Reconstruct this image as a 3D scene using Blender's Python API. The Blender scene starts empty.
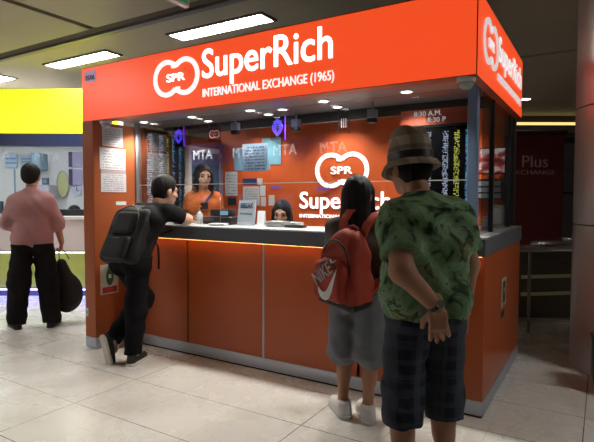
import bpy, bmesh, math, random
import numpy as np
from mathutils import Vector, Matrix
random.seed(7)
SC = bpy.context.scene
COL = SC.collection
R = math.radians

# ------------------------------------------------------------------ camera, world, exposure, ceiling lights
CAM = Vector((0.633, -3.334, 1.42))
YAW, PITCH, ROLL = R(31.3335), R(2.6515), R(0.11)
cd = bpy.data.cameras.new('camera')
cd.sensor_width = 36.0
cd.lens = 502.89 / 594 * 36.0
cd.clip_start = 0.05
cam = bpy.data.objects.new('camera', cd)
COL.objects.link(cam)
cam.matrix_world = (Matrix.Translation(CAM) @ Matrix.Rotation(YAW, 4, 'Z') @
                    Matrix.Rotation(R(90) - PITCH, 4, 'X') @ Matrix.Rotation(ROLL, 4, 'Z'))
SC.camera = cam
w = bpy.data.worlds.new('world')
SC.world = w
w.use_nodes = True
w.node_tree.nodes['Background'].inputs[0].default_value = (0.5, 0.5, 0.55, 1)
w.node_tree.nodes['Background'].inputs[1].default_value = 0.10
SC.view_settings.view_transform = 'Standard'
SC.view_settings.look = 'None'
SC.view_settings.gamma = 1
SC.view_settings.use_curve_mapping = False
SC.view_settings.exposure = 0.0

CEIL_E = 68.0          # ceiling strip diffuser strength
DOWN_W = 18         # booth downlight watts
SIGN_E = 0.86        # lightbox fascia

# ------------------------------------------------------------------ materials
MATS = {}
def nd(nt, typ, **kw):
    n = nt.nodes.new(typ)
    for k, v in kw.items():
        setattr(n, k, v)
    return n
def mat(name, col, rough=0.5, metal=0.0, noise=0.0, nscale=8.0, bump=0.0, bscale=60.0, emis=None, estr=0.0,
        spec=0.5, stretch=None, coat=0.0):
    if name in MATS:
        return MATS[name]
    m = bpy.data.materials.new(name)
    m.use_nodes = True
    nt = m.node_tree
    b = nt.nodes['Principled BSDF']
    b.inputs['Base Color'].default_value = (*col, 1)
    b.inputs['Roughness'].default_value = rough
    b.inputs['Metallic'].default_value = metal
    b.inputs['Specular IOR Level'].default_value = spec
    if coat:
        b.inputs['Coat Weight'].default_value = coat
        b.inputs['Coat Roughness'].default_value = 0.1
    tc = nd(nt, 'ShaderNodeTexCoord')
    src = tc.outputs['Object']
    if stretch:
        mp = nd(nt, 'ShaderNodeMapping')
        mp.inputs['Scale'].default_value = stretch
        nt.links.new(src, mp.inputs['Vector'])
        src = mp.outputs['Vector']
    if noise > 0:
        t = nd(nt, 'ShaderNodeTexNoise')
        t.inputs['Scale'].default_value = nscale
        t.inputs['Detail'].default_value = 4
        nt.links.new(src, t.inputs['Vector'])
        mx = nd(nt, 'ShaderNodeMix', data_type='RGBA')
        mx.inputs['A'].default_value = (*[c * (1 - noise) for c in col], 1)
        mx.inputs['B'].default_value = (*[min(1, c * (1 + noise)) for c in col], 1)
        nt.links.new(t.outputs['Fac'], mx.inputs['Factor'])
        nt.links.new(mx.outputs['Result'], b.inputs['Base Color'])
    if bump > 0:
        t2 = nd(nt, 'ShaderNodeTexNoise')
        t2.inputs['Scale'].default_value = bscale
        t2.inputs['Detail'].default_value = 3
        nt.links.new(src, t2.inputs['Vector'])
        bp = nd(nt, 'ShaderNodeBump')
        bp.inputs['Strength'].default_value = bump
        bp.inputs['Distance'].default_value = 0.01
        nt.links.new(t2.outputs['Fac'], bp.inputs['Height'])
        nt.links.new(bp.outputs['Normal'], b.inputs['Normal'])
    if emis:
        b.inputs['Emission Color'].default_value = (*emis, 1)
        b.inputs['Emission Strength'].default_value = estr
    MATS[name] = m
    return m
def ramp(nt, stops, interp='LINEAR'):
    r = nd(nt, 'ShaderNodeValToRGB')
    r.color_ramp.interpolation = interp
    e = r.color_ramp.elements
    while len(e) > 1:
        e.remove(e[-1])
    e[0].position, e[0].color = stops[0][0], (*stops[0][1], 1)
    for p, c in stops[1:]:
        k = e.new(p)
        k.color = (*c, 1)
    return r
def mth(nt, op, a, b=None):
    n = nd(nt, 'ShaderNodeMath', operation=op)
    for i, v in enumerate((a, b)):
        if v is None:
            continue
        if isinstance(v, (int, float)):
            n.inputs[i].default_value = v
        else:
            nt.links.new(v, n.inputs[i])
    return n.outputs[0]

def glass_mat(name, tint=(0.95, 0.97, 0.97), rough=0.0, boost=1.0):
    m = bpy.data.materials.new(name)
    m.use_nodes = True
    nt = m.node_tree
    nt.nodes.remove(nt.nodes['Principled BSDF'])
    out = nt.nodes['Material Output']
    tr = nd(nt, 'ShaderNodeBsdfTransparent')
    tr.inputs[0].default_value = (*tint, 1)
    gl = nd(nt, 'ShaderNodeBsdfGlossy')
    gl.inputs['Roughness'].default_value = rough
    fr = nd(nt, 'ShaderNodeFresnel')
    fr.inputs[0].default_value = 1.45
    f = mth(nt, 'MULTIPLY', fr.outputs[0], boost)
    mx = nd(nt, 'ShaderNodeMixShader')
    nt.links.new(f, mx.inputs[0])
    nt.links.new(tr.outputs[0], mx.inputs[1])
    nt.links.new(gl.outputs[0], mx.inputs[2])
    nt.links.new(mx.outputs[0], out.inputs[0])
    MATS[name] = m
    return m

def paper_mat(name, base, ink, rows=16, header=None):
    """printed sheet: rows of broken dark lines in the sheet's own generated frame (x across, z up)"""
    m = mat(name, base, 0.7)
    nt = m.node_tree
    b = nt.nodes['Principled BSDF']
    tc = nd(nt, 'ShaderNodeTexCoord')
    sp = nd(nt, 'ShaderNodeSeparateXYZ')
    nt.links.new(tc.outputs['UV'], sp.inputs[0])
    u, v = sp.outputs[0], sp.outputs[1]
    fr = mth(nt, 'FRACT', mth(nt, 'MULTIPLY', v, float(rows)))
    line = mth(nt, 'GREATER_THAN', fr, 0.55)
    no = nd(nt, 'ShaderNodeTexNoise')
    no.inputs['Scale'].default_value = 1.0
    cb = nd(nt, 'ShaderNodeCombineXYZ')
    nt.links.new(mth(nt, 'MULTIPLY', u, 14.0), cb.inputs[0])
    nt.links.new(mth(nt, 'MULTIPLY', mth(nt, 'FLOOR', mth(nt, 'MULTIPLY', v, float(rows))), 3.7), cb.inputs[1])
    nt.links.new(cb.outputs[0], no.inputs['Vector'])
    wd = mth(nt, 'GREATER_THAN', no.outputs['Fac'], 0.45)
    mu = mth(nt, 'MULTIPLY', mth(nt, 'GREATER_THAN', u, 0.1), mth(nt, 'LESS_THAN', u, 0.9))
    mv = mth(nt, 'MULTIPLY', mth(nt, 'GREATER_THAN', v, 0.06), mth(nt, 'LESS_THAN', v, 0.94))
    k = mth(nt, 'MULTIPLY', mth(nt, 'MULTIPLY', line, wd), mth(nt, 'MULTIPLY', mu, mv))
    mx = nd(nt, 'ShaderNodeMix', data_type='RGBA')
    mx.inputs['A'].default_value = (*base, 1)
    mx.inputs['B'].default_value = (*ink, 1)
    nt.links.new(k, mx.inputs['Factor'])
    last = mx.outputs['Result']
    if header:
        m2 = nd(nt, 'ShaderNodeMix', data_type='RGBA')
        m2.inputs['B'].default_value = (*header, 1)
        nt.links.new(last, m2.inputs['A'])
        nt.links.new(mth(nt, 'GREATER_THAN', v, 0.84), m2.inputs['Factor'])
        last = m2.outputs['Result']
    nt.links.new(last, b.inputs['Base Color'])
    return m

def board_mat(name, cols, rows, strength):
    """LED rate table: coloured columns of small digits on black"""
    m = mat(name, (0.006, 0.006, 0.008), 0.25)
    nt = m.node_tree
    b = nt.nodes['Principled BSDF']
    tc = nd(nt, 'ShaderNodeTexCoord')
    sp = nd(nt, 'ShaderNodeSeparateXYZ')
    nt.links.new(tc.outputs['UV'], sp.inputs[0])
    u, v = sp.outputs[0], sp.outputs[1]
    rp = ramp(nt, cols, 'CONSTANT')
    nt.links.new(u, rp.inputs[0])
    row = mth(nt, 'MULTIPLY', v, float(rows))
    gap = mth(nt, 'GREATER_THAN', mth(nt, 'FRACT', row), 0.42)
    cb = nd(nt, 'ShaderNodeCombineXYZ')
    nt.links.new(mth(nt, 'FLOOR', mth(nt, 'MULTIPLY', u, 80.0)), cb.inputs[0])
    nt.links.new(mth(nt, 'FLOOR', row), cb.inputs[1])
    wn = nd(nt, 'ShaderNodeTexWhiteNoise')
    nt.links.new(cb.outputs[0], wn.inputs['Vector'])
    on = mth(nt, 'GREATER_THAN', wn.outputs['Value'], 0.38)
    edge = mth(nt, 'MULTIPLY', mth(nt, 'LESS_THAN', v, 0.96), mth(nt, 'GREATER_THAN', v, 0.03))
    k = mth(nt, 'MULTIPLY', mth(nt, 'MULTIPLY', gap, on), mth(nt, 'MULTIPLY', edge, strength))
    nt.links.new(rp.outputs[0], b.inputs['Emission Color'])
    nt.links.new(k, b.inputs['Emission Strength'])
    return m

def floor_mat():
    m = mat('floor_tile', (0.5, 0.45, 0.36), 0.22)
    nt = m.node_tree
    b = nt.nodes['Principled BSDF']
    tc = nd(nt, 'ShaderNodeTexCoord')
    mp = nd(nt, 'ShaderNodeMapping')
    mp.inputs['Location'].default_value = (0.943, 0.69, 0)
    nt.links.new(tc.outputs['Object'], mp.inputs[0])
    br = nd(nt, 'ShaderNodeTexBrick')
    br.offset = 0.0
    br.inputs['Scale'].default_value = 1.0
    br.inputs['Brick Width'].default_value = 1.508
    br.inputs['Row Height'].default_value = 0.5265
    br.inputs['Mortar Size'].default_value = 0.0035
    br.inputs['Mortar Smooth'].default_value = 0.3
    br.inputs['Color1'].default_value = (0.80, 0.795, 0.755, 1)
    br.inputs['Color2'].default_value = (0.76, 0.755, 0.715, 1)
    br.inputs['Mortar'].default_value = (0.11, 0.09, 0.07, 1)
    nt.links.new(mp.outputs[0], br.inputs['Vector'])
    # fainter joint halfway along each slab
    mp2 = nd(nt, 'ShaderNodeMapping')
    mp2.inputs['Location'].default_value = (0.943, 0.69, 0)
    nt.links.new(tc.outputs['Object'], mp2.inputs[0])
    b2 = nd(nt, 'ShaderNodeTexBrick')
    b2.offset = 0.0
    b2.inputs['Scale'].default_value = 1.0
    b2.inputs['Brick Width'].default_value = 0.50267
    b2.inputs['Row Height'].default_value = 20.0
    b2.inputs['Mortar Size'].default_value = 0.002
    for k, c in (('Color1', (1, 1, 1, 1)), ('Color2', (1, 1, 1, 1)), ('Mortar', (0.72, 0.7, 0.68, 1))):
        b2.inputs[k].default_value = c
    nt.links.new(mp2.outputs[0], b2.inputs['Vector'])
    mu = nd(nt, 'ShaderNodeMix', data_type='RGBA', blend_type='MULTIPLY')
    mu.inputs['Factor'].default_value = 1
    nt.links.new(br.outputs['Color'], mu.inputs['A'])
    nt.links.new(b2.outputs['Color'], mu.inputs['B'])
    no = nd(nt, 'ShaderNodeTexNoise')
    no.inputs['Scale'].default_value = 2.3
    no.inputs['Detail'].default_value = 8
    no.inputs['Roughness'].default_value = 0.7
    nt.links.new(tc.outputs['Object'], no.inputs['Vector'])
    rp = ramp(nt, [(0.25, (0.74, 0.70, 0.64)), (0.5, (0.97, 0.965, 0.96)), (0.75, (1.04, 1.04, 1.04))])
    nt.links.new(no.outputs['Fac'], rp.inputs[0])
    m3 = nd(nt, 'ShaderNodeMix', data_type='RGBA', blend_type='MULTIPLY')
    m3.inputs['Factor'].default_value = 1
    nt.links.new(mu.outputs['Result'], m3.inputs['A'])
    nt.links.new(rp.outputs[0], m3.inputs['B'])
    # veins / scuffs
    n2 = nd(nt, 'ShaderNodeTexNoise')
    n2.inputs['Scale'].default_value = 1.6
    n2.inputs['Detail'].default_value = 5
    n2.inputs['Distortion'].default_value = 2.2
    nt.links.new(tc.outputs['Object'], n2.inputs['Vector'])
    r2 = ramp(nt, [(0.492, (1, 1, 1)), (0.5, (0.66, 0.62, 0.56)), (0.508, (1, 1, 1))])
    nt.links.new(n2.outputs['Fac'], r2.inputs[0])
    m4 = nd(nt, 'ShaderNodeMix', data_type='RGBA', blend_type='MULTIPLY')
    m4.inputs['Factor'].default_value = 0.55
    nt.links.new(m3.outputs['Result'], m4.inputs['A'])
    nt.links.new(r2.outputs[0], m4.inputs['B'])
    nt.links.new(m4.outputs['Result'], b.inputs['Base Color'])
    r3 = ramp(nt, [(0.3, (0.34, 0.34, 0.34)), (0.7, (0.2, 0.2, 0.2))])
    nt.links.new(no.outputs['Fac'], r3.inputs[0])
    nt.links.new(r3.outputs[0], b.inputs['Roughness'])
    return m

def cloth_pattern(name, stops, scale, distortion=1.5, rough=0.9, bump=0.35):
    m = mat(name, (0.1, 0.1, 0.1), rough, bump=bump, bscale=14, spec=0.15)
    nt = m.node_tree
    b = nt.nodes['Principled BSDF']
    tc = nd(nt, 'ShaderNodeTexCoord')
    no = nd(nt, 'ShaderNodeTexNoise')
    no.inputs['Scale'].default_value = scale
    no.inputs['Detail'].default_value = 4
    no.inputs['Roughness'].default_value = 0.6
    no.inputs['Distortion'].default_value = distortion
    nt.links.new(tc.outputs['Object'], no.inputs['Vector'])
    rp = ramp(nt, stops)
    nt.links.new(no.outputs['Fac'], rp.inputs[0])
    nt.links.new(rp.outputs[0], b.inputs['Base Color'])
    return m

def plaid(name, base, c1, c2, f1, f2, rough=0.9, axes=(0, 2), bump=0.2):
    m = mat(name, base, rough, bump=bump, bscale=16, spec=0.15)
    nt = m.node_tree
    b = nt.nodes['Principled BSDF']
    tc = nd(nt, 'ShaderNodeTexCoord')
    sp = nd(nt, 'ShaderNodeSeparateXYZ')
    nt.links.new(tc.outputs['Object'], sp.inputs[0])
    last = None
    for ax, f, c in ((axes[0], f1, c1), (axes[1], f2, c2)):
        s = mth(nt, 'SINE', mth(nt, 'MULTIPLY', sp.outputs[ax], f))
        s2 = mth(nt, 'SINE', mth(nt, 'MULTIPLY', sp.outputs[ax], f * 2.3))
        t = mth(nt, 'GREATER_THAN', mth(nt, 'ADD', s, mth(nt, 'MULTIPLY', s2, 0.6)), 0.25)
        t = mth(nt, 'MULTIPLY', t, 0.6)
        mx = nd(nt, 'ShaderNodeMix', data_type='RGBA')
        if last is None:
            mx.inputs['A'].default_value = (*base, 1)
        else:
            nt.links.new(last, mx.inputs['A'])
        mx.inputs['B'].default_value = (*c, 1)
        nt.links.new(t, mx.inputs['Factor'])
        last = mx.outputs['Result']
    nt.links.new(last, b.inputs['Base Color'])
    return m

ORANGE = (0.43, 0.088, 0.022)
M_orange = mat('orange_laminate', ORANGE, 0.32, noise=0.06, nscale=2.5, spec=0.4)
M_orange_wall = mat('orange_wall', (0.64, 0.108, 0.022), 0.4, noise=0.05, nscale=2.0)
M_pillar = mat('orange_pillar', (0.37, 0.092, 0.030), 0.4, noise=0.06, nscale=3.0, spec=0.35)
M_fascia = mat('lightbox_acrylic', (0.30, 0.05, 0.012), 0.35, emis=(1.0, 0.082, 0.018), estr=SIGN_E)
M_fascia_edge = mat('lightbox_trim', (0.42, 0.07, 0.02), 0.4, metal=0.0, noise=0.05)
M_letter = mat('letter_white_lit', (0.85, 0.85, 0.85), 0.4, emis=(1, 1, 1), estr=0.85)
M_letter_dimmed = mat('letter_white_dimmed', (0.45, 0.45, 0.45), 0.5, emis=(1, 1, 1), estr=0.5)  # dimmed copy of the sign white, offsetting lamp glare on the side letters
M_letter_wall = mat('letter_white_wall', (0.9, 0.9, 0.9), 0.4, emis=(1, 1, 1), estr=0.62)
M_alu = mat('brushed_aluminium', (0.42, 0.44, 0.46), 0.38, 0.85, noise=0.08, nscale=5, stretch=(2, 2, 90))
M_kick = mat('kick_steel', (0.50, 0.56, 0.64), 0.42, 0.7, noise=0.10, nscale=4, stretch=(3, 3, 60))
M_steel = mat('stainless', (0.55, 0.54, 0.52), 0.22, 1.0, noise=0.08, nscale=4)
M_counter = mat('counter_grey', (0.115, 0.125, 0.15), 0.35, noise=0.08, nscale=3)
M_countertop = mat('countertop_pale', (0.55, 0.57, 0.58), 0.25, noise=0.05)
M_black = mat('black_plastic', (0.012, 0.012, 0.014), 0.4, noise=0.2)
M_dark = mat('dark_metal', (0.035, 0.033, 0.034), 0.45, noise=0.2)
M_seam = mat('seam_shadow_gap', (0.015, 0.010, 0.008), 0.8)
M_white = mat('white_plastic', (0.72, 0.72, 0.72), 0.45, noise=0.03)
M_ceilpanel = mat('ceiling_panel', (0.42, 0.37, 0.27), 0.55, noise=0.12, nscale=0.9)
M_void = mat('ceiling_void', (0.012, 0.011, 0.010), 0.9)
M_diff = mat('strip_diffuser', (0.9, 0.9, 0.9), 0.5, emis=(1.0, 0.98, 0.93), estr=CEIL_E)
M_bulb = mat('downlight_bulb', (0.9, 0.9, 0.9), 0.5, emis=(1.0, 0.97, 0.92), estr=10.0)
M_soffit = mat('soffit_grey', (0.17, 0.155, 0.155), 0.35, noise=0.1, nscale=4)
M_wall_dark = mat('hall_wall_dark', (0.055, 0.05, 0.047), 0.7, noise=0.15, nscale=1.5)
M_glass = glass_mat('clear_glass', boost=0.6)
M_acrylic = glass_mat('acrylic_sheet', (0.93, 0.93, 0.97), 0.02)
M_bluelit = mat('blue_led', (0.05, 0.05, 0.4), 0.4, emis=(0.10, 0.06, 1.0), estr=2.2)
M_pinklit = mat('pink_led', (0.3, 0.1, 0.1), 0.4, emis=(1.0, 0.28, 0.25), estr=0.35)
M_whiteetch = mat('etched_white', (0.75, 0.75, 0.75), 0.5, emis=(1, 1, 1), estr=0.12)
M_floor = floor_mat()
M_paper = paper_mat('printed_notice', (0.62, 0.62, 0.65), (0.36, 0.35, 0.38), 8)
M_paper_head = paper_mat('printed_notice_headed', (0.60, 0.60, 0.64), (0.36, 0.33, 0.37), 10, header=(0.42, 0.34, 0.36))
M_paper_blue = paper_mat('printed_notice_blue', (0.42, 0.58, 0.78), (0.12, 0.2, 0.4), 9)
M_paper_plain = mat('plain_paper', (0.68, 0.69, 0.70), 0.7, noise=0.03)
M_skin = mat('skin_tan', (0.40, 0.20, 0.125), 0.55, noise=0.10, nscale=14, spec=0.3)
M_skin_light = mat('skin_light', (0.52, 0.30, 0.21), 0.55, noise=0.08, nscale=14, spec=0.3)
M_eye = mat('eye_dark', (0.02, 0.012, 0.01), 0.2)
M_lip = mat('lip_skin', (0.33, 0.10, 0.08), 0.5)
M_hair = mat('hair_black', (0.006, 0.005, 0.005), 0.6, noise=0.3, nscale=30, bump=0.5, bscale=40, stretch=(6, 6, 1), spec=0.22)

# ------------------------------------------------------------------ mesh builder
class MB:
    def __init__(s):
        s.bm = bmesh.new()
        s.M = Matrix.Identity(4)
    def box(s, x0, x1, y0, y1, z0, z1, bev=0.0, seg=2, M=None):
        t = bmesh.new()
        bmesh.ops.create_cube(t, size=1.0)
        for v in t.verts:
            v.co = Vector(((x0 + x1) / 2 + v.co.x * (x1 - x0), (y0 + y1) / 2 + v.co.y * (y1 - y0), (z0 + z1) / 2 + v.co.z * (z1 - z0)))
        if bev > 0:
            bmesh.ops.bevel(t, geom=t.edges[:], offset=bev, segments=seg, affect='EDGES', profile=0.5)
        s._merge(t, M)
        return s
    def _merge(s, t, M=None):
        if M is not None:
            bmesh.ops.transform(t, matrix=M, verts=t.verts[:])
        me = bpy.data.meshes.new('tmp')
        t.to_mesh(me)
        t.free()
        s.bm.from_mesh(me)
        bpy.data.meshes.remove(me)
    def cyl(s, a, b, r, r2=None, seg=20, bev=0.0):
        a, b = Vector(a), Vector(b)
        d = b - a
        t = bmesh.new()
        bmesh.ops.create_cone(t, cap_ends=True, segments=seg, radius1=r, radius2=r if r2 is None else r2, depth=d.length)
        if bev > 0:
            ed = [e for e in t.edges if abs(abs(e.verts[0].co.z) - d.length / 2) < 1e-6 and abs(e.verts[0].co.z - e.verts[1].co.z) < 1e-6]
            bmesh.ops.bevel(t, geom=ed, offset=bev, segments=2, affect='EDGES')
        q = Vector((0, 0, 1)).rotation_difference(d.normalized())
        s._merge(t, Matrix.Translation((a + b) / 2) @ q.to_matrix().to_4x4())
        return s
    def sph(s, c, r, sc=(1, 1, 1), seg=20, M=None):
        t = bmesh.new()
        bmesh.ops.create_uvsphere(t, u_segments=seg, v_segments=seg // 2 + 2, radius=r)
        for v in t.verts:
            v.co = Vector((v.co.x * sc[0], v.co.y * sc[1], v.co.z * sc[2]))
        mm = Matrix.Translation(c)
        s._merge(t, mm if M is None else M @ mm)
        return s
    def tube(s, pts, r, seg=8, closed=False):
        """round bar along a polyline (rings at every point)"""
        pts = [Vector(p) for p in pts]
        n = len(pts)
        rings = []
        up = Vector((0.13, 0.2, 0.97)).normalized()
        for i, p in enumerate(pts):
            if closed:
                d = pts[(i + 1) % n] - pts[i - 1]
            else:
                d = pts[min(i + 1, n - 1)] - pts[max(i - 1, 0)]
            d.normalize()
            a = d.cross(up)
            if a.length < 1e-3:
                a = d.cross(Vector((1, 0, 0)))
            a.normalize()
            b = d.cross(a)
            rings.append([s.bm.verts.new(p + (a * math.cos(2 * math.pi * k / seg) + b * math.sin(2 * math.pi * k / seg)) * r) for k in range(seg)])
        for i in range(n if closed else n - 1):
            A, B = rings[i], rings[(i + 1) % n]
            for k in range(seg):
                s.bm.faces.new((A[k], A[(k + 1) % seg], B[(k + 1) % seg], B[k]))
        if not closed:
            s.bm.faces.new(rings[0][::-1])
            s.bm.faces.new(rings[-1])
        return s
    def strap(s, pts, nrm, wdt, th):
        """flat band along a polyline; nrm = per-point side direction"""
        pts = [Vector(p) for p in pts]
        rows = []
        for i, p in enumerate(pts):
            d = (pts[min(i + 1, len(pts) - 1)] - pts[max(i - 1, 0)]).normalized()
            sd = Vector(nrm[i] if isinstance(nrm, list) else nrm)
            sd = (sd - d * sd.dot(d)).normalized()
            u = d.cross(sd)
            rows.append([s.bm.verts.new(p + sd * (wdt / 2 * a) + u * (th / 2 * b)) for a, b in ((-1, -1), (1, -1), (1, 1), (-1, 1))])
        for A, B in zip(rows, rows[1:]):
            for k in range(4):
                s.bm.faces.new((A[k], A[(k + 1) % 4], B[(k + 1) % 4], B[k]))
        s.bm.faces.new(rows[0][::-1])
        s.bm.faces.new(rows[-1])
        return s
    def lathe(s, prof, c=(0, 0, 0), seg=32, loop=False):
        rings = []
        for r, z in prof:
            rings.append([s.bm.verts.new((c[0] + r * math.cos(2 * math.pi * k / seg), c[1] + r * math.sin(2 * math.pi * k / seg), c[2] + z)) for k in range(seg)])
        for A, B in zip(rings, rings[1:] + (rings[:1] if loop else [])):
            for k in range(seg):
                s.bm.faces.new((A[k], A[(k + 1) % seg], B[(k + 1) % seg], B[k]))
        if not loop:
            s.bm.faces.new(rings[0][::-1])
            s.bm.faces.new(rings[-1])
        return s
    def prism(s, poly, axis_o, ax, az, ny, th):
        """polygon (u,v) in plane origin axis_o with axes ax, az, thickened along ny"""
        o, ax, az, ny = Vector(axis_o), Vector(ax), Vector(az), Vector(ny)
        f = [s.bm.verts.new(o + ax * u + az * v) for u, v in poly]
        g = [s.bm.verts.new(o + ax * u + az * v + ny * th) for u, v in poly]
        s.bm.faces.new(f)
        s.bm.faces.new(g[::-1])
        n = len(poly)
        for k in range(n):
            s.bm.faces.new((f[k], g[k], g[(k + 1) % n], f[(k + 1) % n]))
        return s
    def band(s, inner, outer, o, ax, az, ny, th):
        o, ax, az, ny = Vector(o), Vector(ax), Vector(az), Vector(ny)
        P = lambda q, t: s.bm.verts.new(o + ax * q[0] + az * q[1] + ny * t)
        a = [(P(i, 0), P(u, 0), P(u, th), P(i, th)) for i, u in zip(inner, outer)]
        for A, B in zip(a, a[1:]):
            for k in range(4):
                s.bm.faces.new((A[k], A[(k + 1) % 4], B[(k + 1) % 4], B[k]))
        s.bm.faces.new(a[0][::-1])
        s.bm.faces.new(a[-1])
        return s
    def text(s, txt, o, ax, az, ny, u0, u1, v0, v1, th=0.004, bold=0.0):
        cu = bpy.data.curves.new('t', 'FONT')
        cu.body = txt
        cu.resolution_u = 4
        ob = bpy.data.objects.new('t', cu)
        me = bpy.data.meshes.new_from_object(ob)
        t = bmesh.new()
        for k in range(8 if bold > 0 else 1):       # heavier strokes: the outline widened all round
            n0 = len(t.verts)
            t.from_mesh(me)
            t.verts.ensure_lookup_table()
            for v in t.verts[n0:]:
                v.co.x += bold * 0.45 * math.cos(k * math.pi / 4)
                v.co.y += bold * 0.45 * math.sin(k * math.pi / 4)
        bpy.data.meshes.remove(me)
        bpy.data.objects.remove(ob)
        bpy.data.curves.remove(cu)
        xs = [v.co.x for v in t.verts]
        ys = [v.co.y for v in t.verts]
        bx0, bx1, by0, by1 = min(xs), max(xs), min(ys), max(ys)
        o, ax, az, ny = Vector(o), Vector(ax), Vector(az), Vector(ny)
        for v in t.verts:
            u = u0 + (v.co.x - bx0) / (bx1 - bx0) * (u1 - u0)
            q = v0 + (v.co.y - by0) / (by1 - by0) * (v1 - v0)
            v.co = o + ax * u + az * q
        ex = bmesh.ops.extrude_face_region(t, geom=t.faces[:])
        for v in [g for g in ex['geom'] if isinstance(g, bmesh.types.BMVert)]:
            v.co += ny * th
        s._merge(t)
        return s
    def build(s, name, m, parent=None, smooth=False, loc=None, uv=None, recalc=True):
        if recalc:
            bmesh.ops.recalc_face_normals(s.bm, faces=s.bm.faces[:])
        if uv:
            o, ax, az, W, H = Vector(uv[0]), Vector(uv[1]), Vector(uv[2]), uv[3], uv[4]
            lay = s.bm.loops.layers.uv.new('UVMap')
            for f in s.bm.faces:
                for l in f.loops:
                    d = l.vert.co - o
                    l[lay].uv = (d.dot(ax) / W, d.dot(az) / H)
        me = bpy.data.meshes.new(name)
        s.bm.to_mesh(me)
        s.bm.free()
        ms = m if isinstance(m, (list, tuple)) else [m]
        for k in ms:
            me.materials.append(k)
        if smooth:
            me.polygons.foreach_set('use_smooth', [True] * len(me.polygons))
            if smooth != 'all':
                try:
                    me.set_sharp_from_angle(angle=R(smooth if smooth is not True else 40))
                except Exception:
                    pass
        o = bpy.data.objects.new(name, me)
        COL.objects.link(o)
        if parent is not None:
            o.parent = parent
        if loc is not None:
            o.location = loc
        return o

def tag(o, label=None, cat=None, group=None, kind=None):
    if label:
        o['label'] = label
    if cat:
        o['category'] = cat
    if group:
        o['group'] = group
    if kind:
        o['kind'] = kind
    return o
def thing(name, label, cat, loc=(0, 0, 0), rz=0.0, group=None):
    o = bpy.data.objects.new(name, None)
    o.empty_display_size = 0.1
    COL.objects.link(o)
    o.location = loc
    o.rotation_euler = (0, 0, rz)
    return tag(o, label, cat, group)
def struct(mb, name, m, **kw):
    return tag(mb.build(name, m, **kw), kind='structure')
def dup(root, loc, rz=None, label=None):
    r = root.copy()
    COL.objects.link(r)
    r.location = loc
    if rz is not None:
        r.rotation_euler = (0, 0, rz)
    if label:
        r['label'] = label
    for ch in list(root.children):
        c = ch.copy()
        COL.objects.link(c)
        c.parent = r
        for g in list(ch.children):
            d = g.copy()
            COL.objects.link(d)
            d.parent = c
    return r
X, Y, Z = Vector((1, 0, 0)), Vector((0, 1, 0)), Vector((0, 0, 1))

# ------------------------------------------------------------------ the hall: floor, ceiling, walls
RX0, RX1, RY0, RY1, CZ = -13.0, 6.0, -7.0, 12.5, 3.2
struct(MB().box(RX0, RX1, RY0, RY1, -0.1, 0.0), 'floor', M_floor)
cb = MB()
TX, TY, TW = -4.02, 0.20, 0.045           # shadow gaps in the ceiling
for (a, b_) in ((RX0, TX - 5.5 - TW), (TX - 5.5 + TW, TX - TW), (TX + TW, TX + 5.5 - TW), (TX + 5.5 + TW, RX1)):
    cb.box(a, b_, RY0, TY - 2.4 - TW, CZ, CZ + 0.06)
    cb.box(a, b_, TY - 2.4 + TW, TY - TW, CZ, CZ + 0.06)
cb.box(RX0, RX1, TY + TW, 3.6, CZ, CZ + 0.06)
cb.box(RX0, RX1, 3.69, RY1, CZ, CZ + 0.06)
struct(cb, 'ceiling', M_ceilpanel)
struct(MB().box(RX0, RX1, RY0, RY1, CZ + 0.10, CZ + 0.2), 'ceiling_void', M_void)
struct(MB().box(RX0, RX1, TY + TW + 0.002, TY + TW + 0.075, CZ - 0.035, CZ - 0.001, 0.006), 'trim_1', mat('ceiling_rail', (0.16, 0.15, 0.155), 0.4, 0.2))
struct(MB().box(RX0 - 0.2, RX0, RY0, RY1, 0, CZ + 0.2), 'wall_left', M_wall_dark)
struct(MB().box(RX1, RX1 + 0.2, RY0, RY1, 0, CZ + 0.2), 'wall_right', M_wall_dark)
struct(MB().box(RX0, RX1, RY1, RY1 + 0.2, 0, CZ + 0.2), 'wall_back', mat('far_wall', (0.16, 0.15, 0.145), 0.6, noise=0.1))
struct(MB().box(RX0, RX1, RY0 - 0.2, RY0, 0, CZ + 0.2), 'wall_front', M_wall_dark)

# ceiling strip lights (recessed frame + diffuser)
def ceiling_strip(loc, label, L=1.22):
    t = thing('ceiling_light', label, 'ceiling light', loc, 0, 'recessed strip lights in the hall ceiling')
    f = MB()
    W = 0.22
    f.box(-L / 2 - 0.03, L / 2 + 0.03, -W / 2 - 0.025, -W / 2, -0.02, -0.001)
    f.box(-L / 2 - 0.03, L / 2 + 0.03, W / 2, W / 2 + 0.025, -0.02, -0.001)
    f.box(-L / 2 - 0.03, -L / 2, -W / 2, W / 2, -0.02, -0.001)
    f.box(L / 2, L / 2 + 0.03, -W / 2, W / 2, -0.02, -0.001)
    f.build('frame', mat('lamp_frame', (0.2, 0.19, 0.17), 0.4, 0.5), t)
    MB().box(-L / 2, L / 2, -W / 2, W / 2, -0.013, -0.002).build('diffuser', M_diff, t)
    return t
cl = ceiling_strip((-5.18, 0.84, CZ), 'bright ceiling strip light above the left end of the orange sign, fully in view')
dup(cl, (-2.84, 0.80, CZ), label='bright ceiling strip light partly hidden by the top of the orange sign')
dup(cl, (-7.52, 0.86, CZ), label='ceiling strip light cut off by the left edge of the photo')
OFF = 'ceiling strip light of the rows outside the view, lighting the hall'
for p in ((-9.86, 0.86), (-9.8, 5.0), (-5.9, -2.6), (-9.4, -2.6), (2.6, 0.2)):
    dup(cl, (p[0], p[1], CZ), label=OFF)

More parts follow.
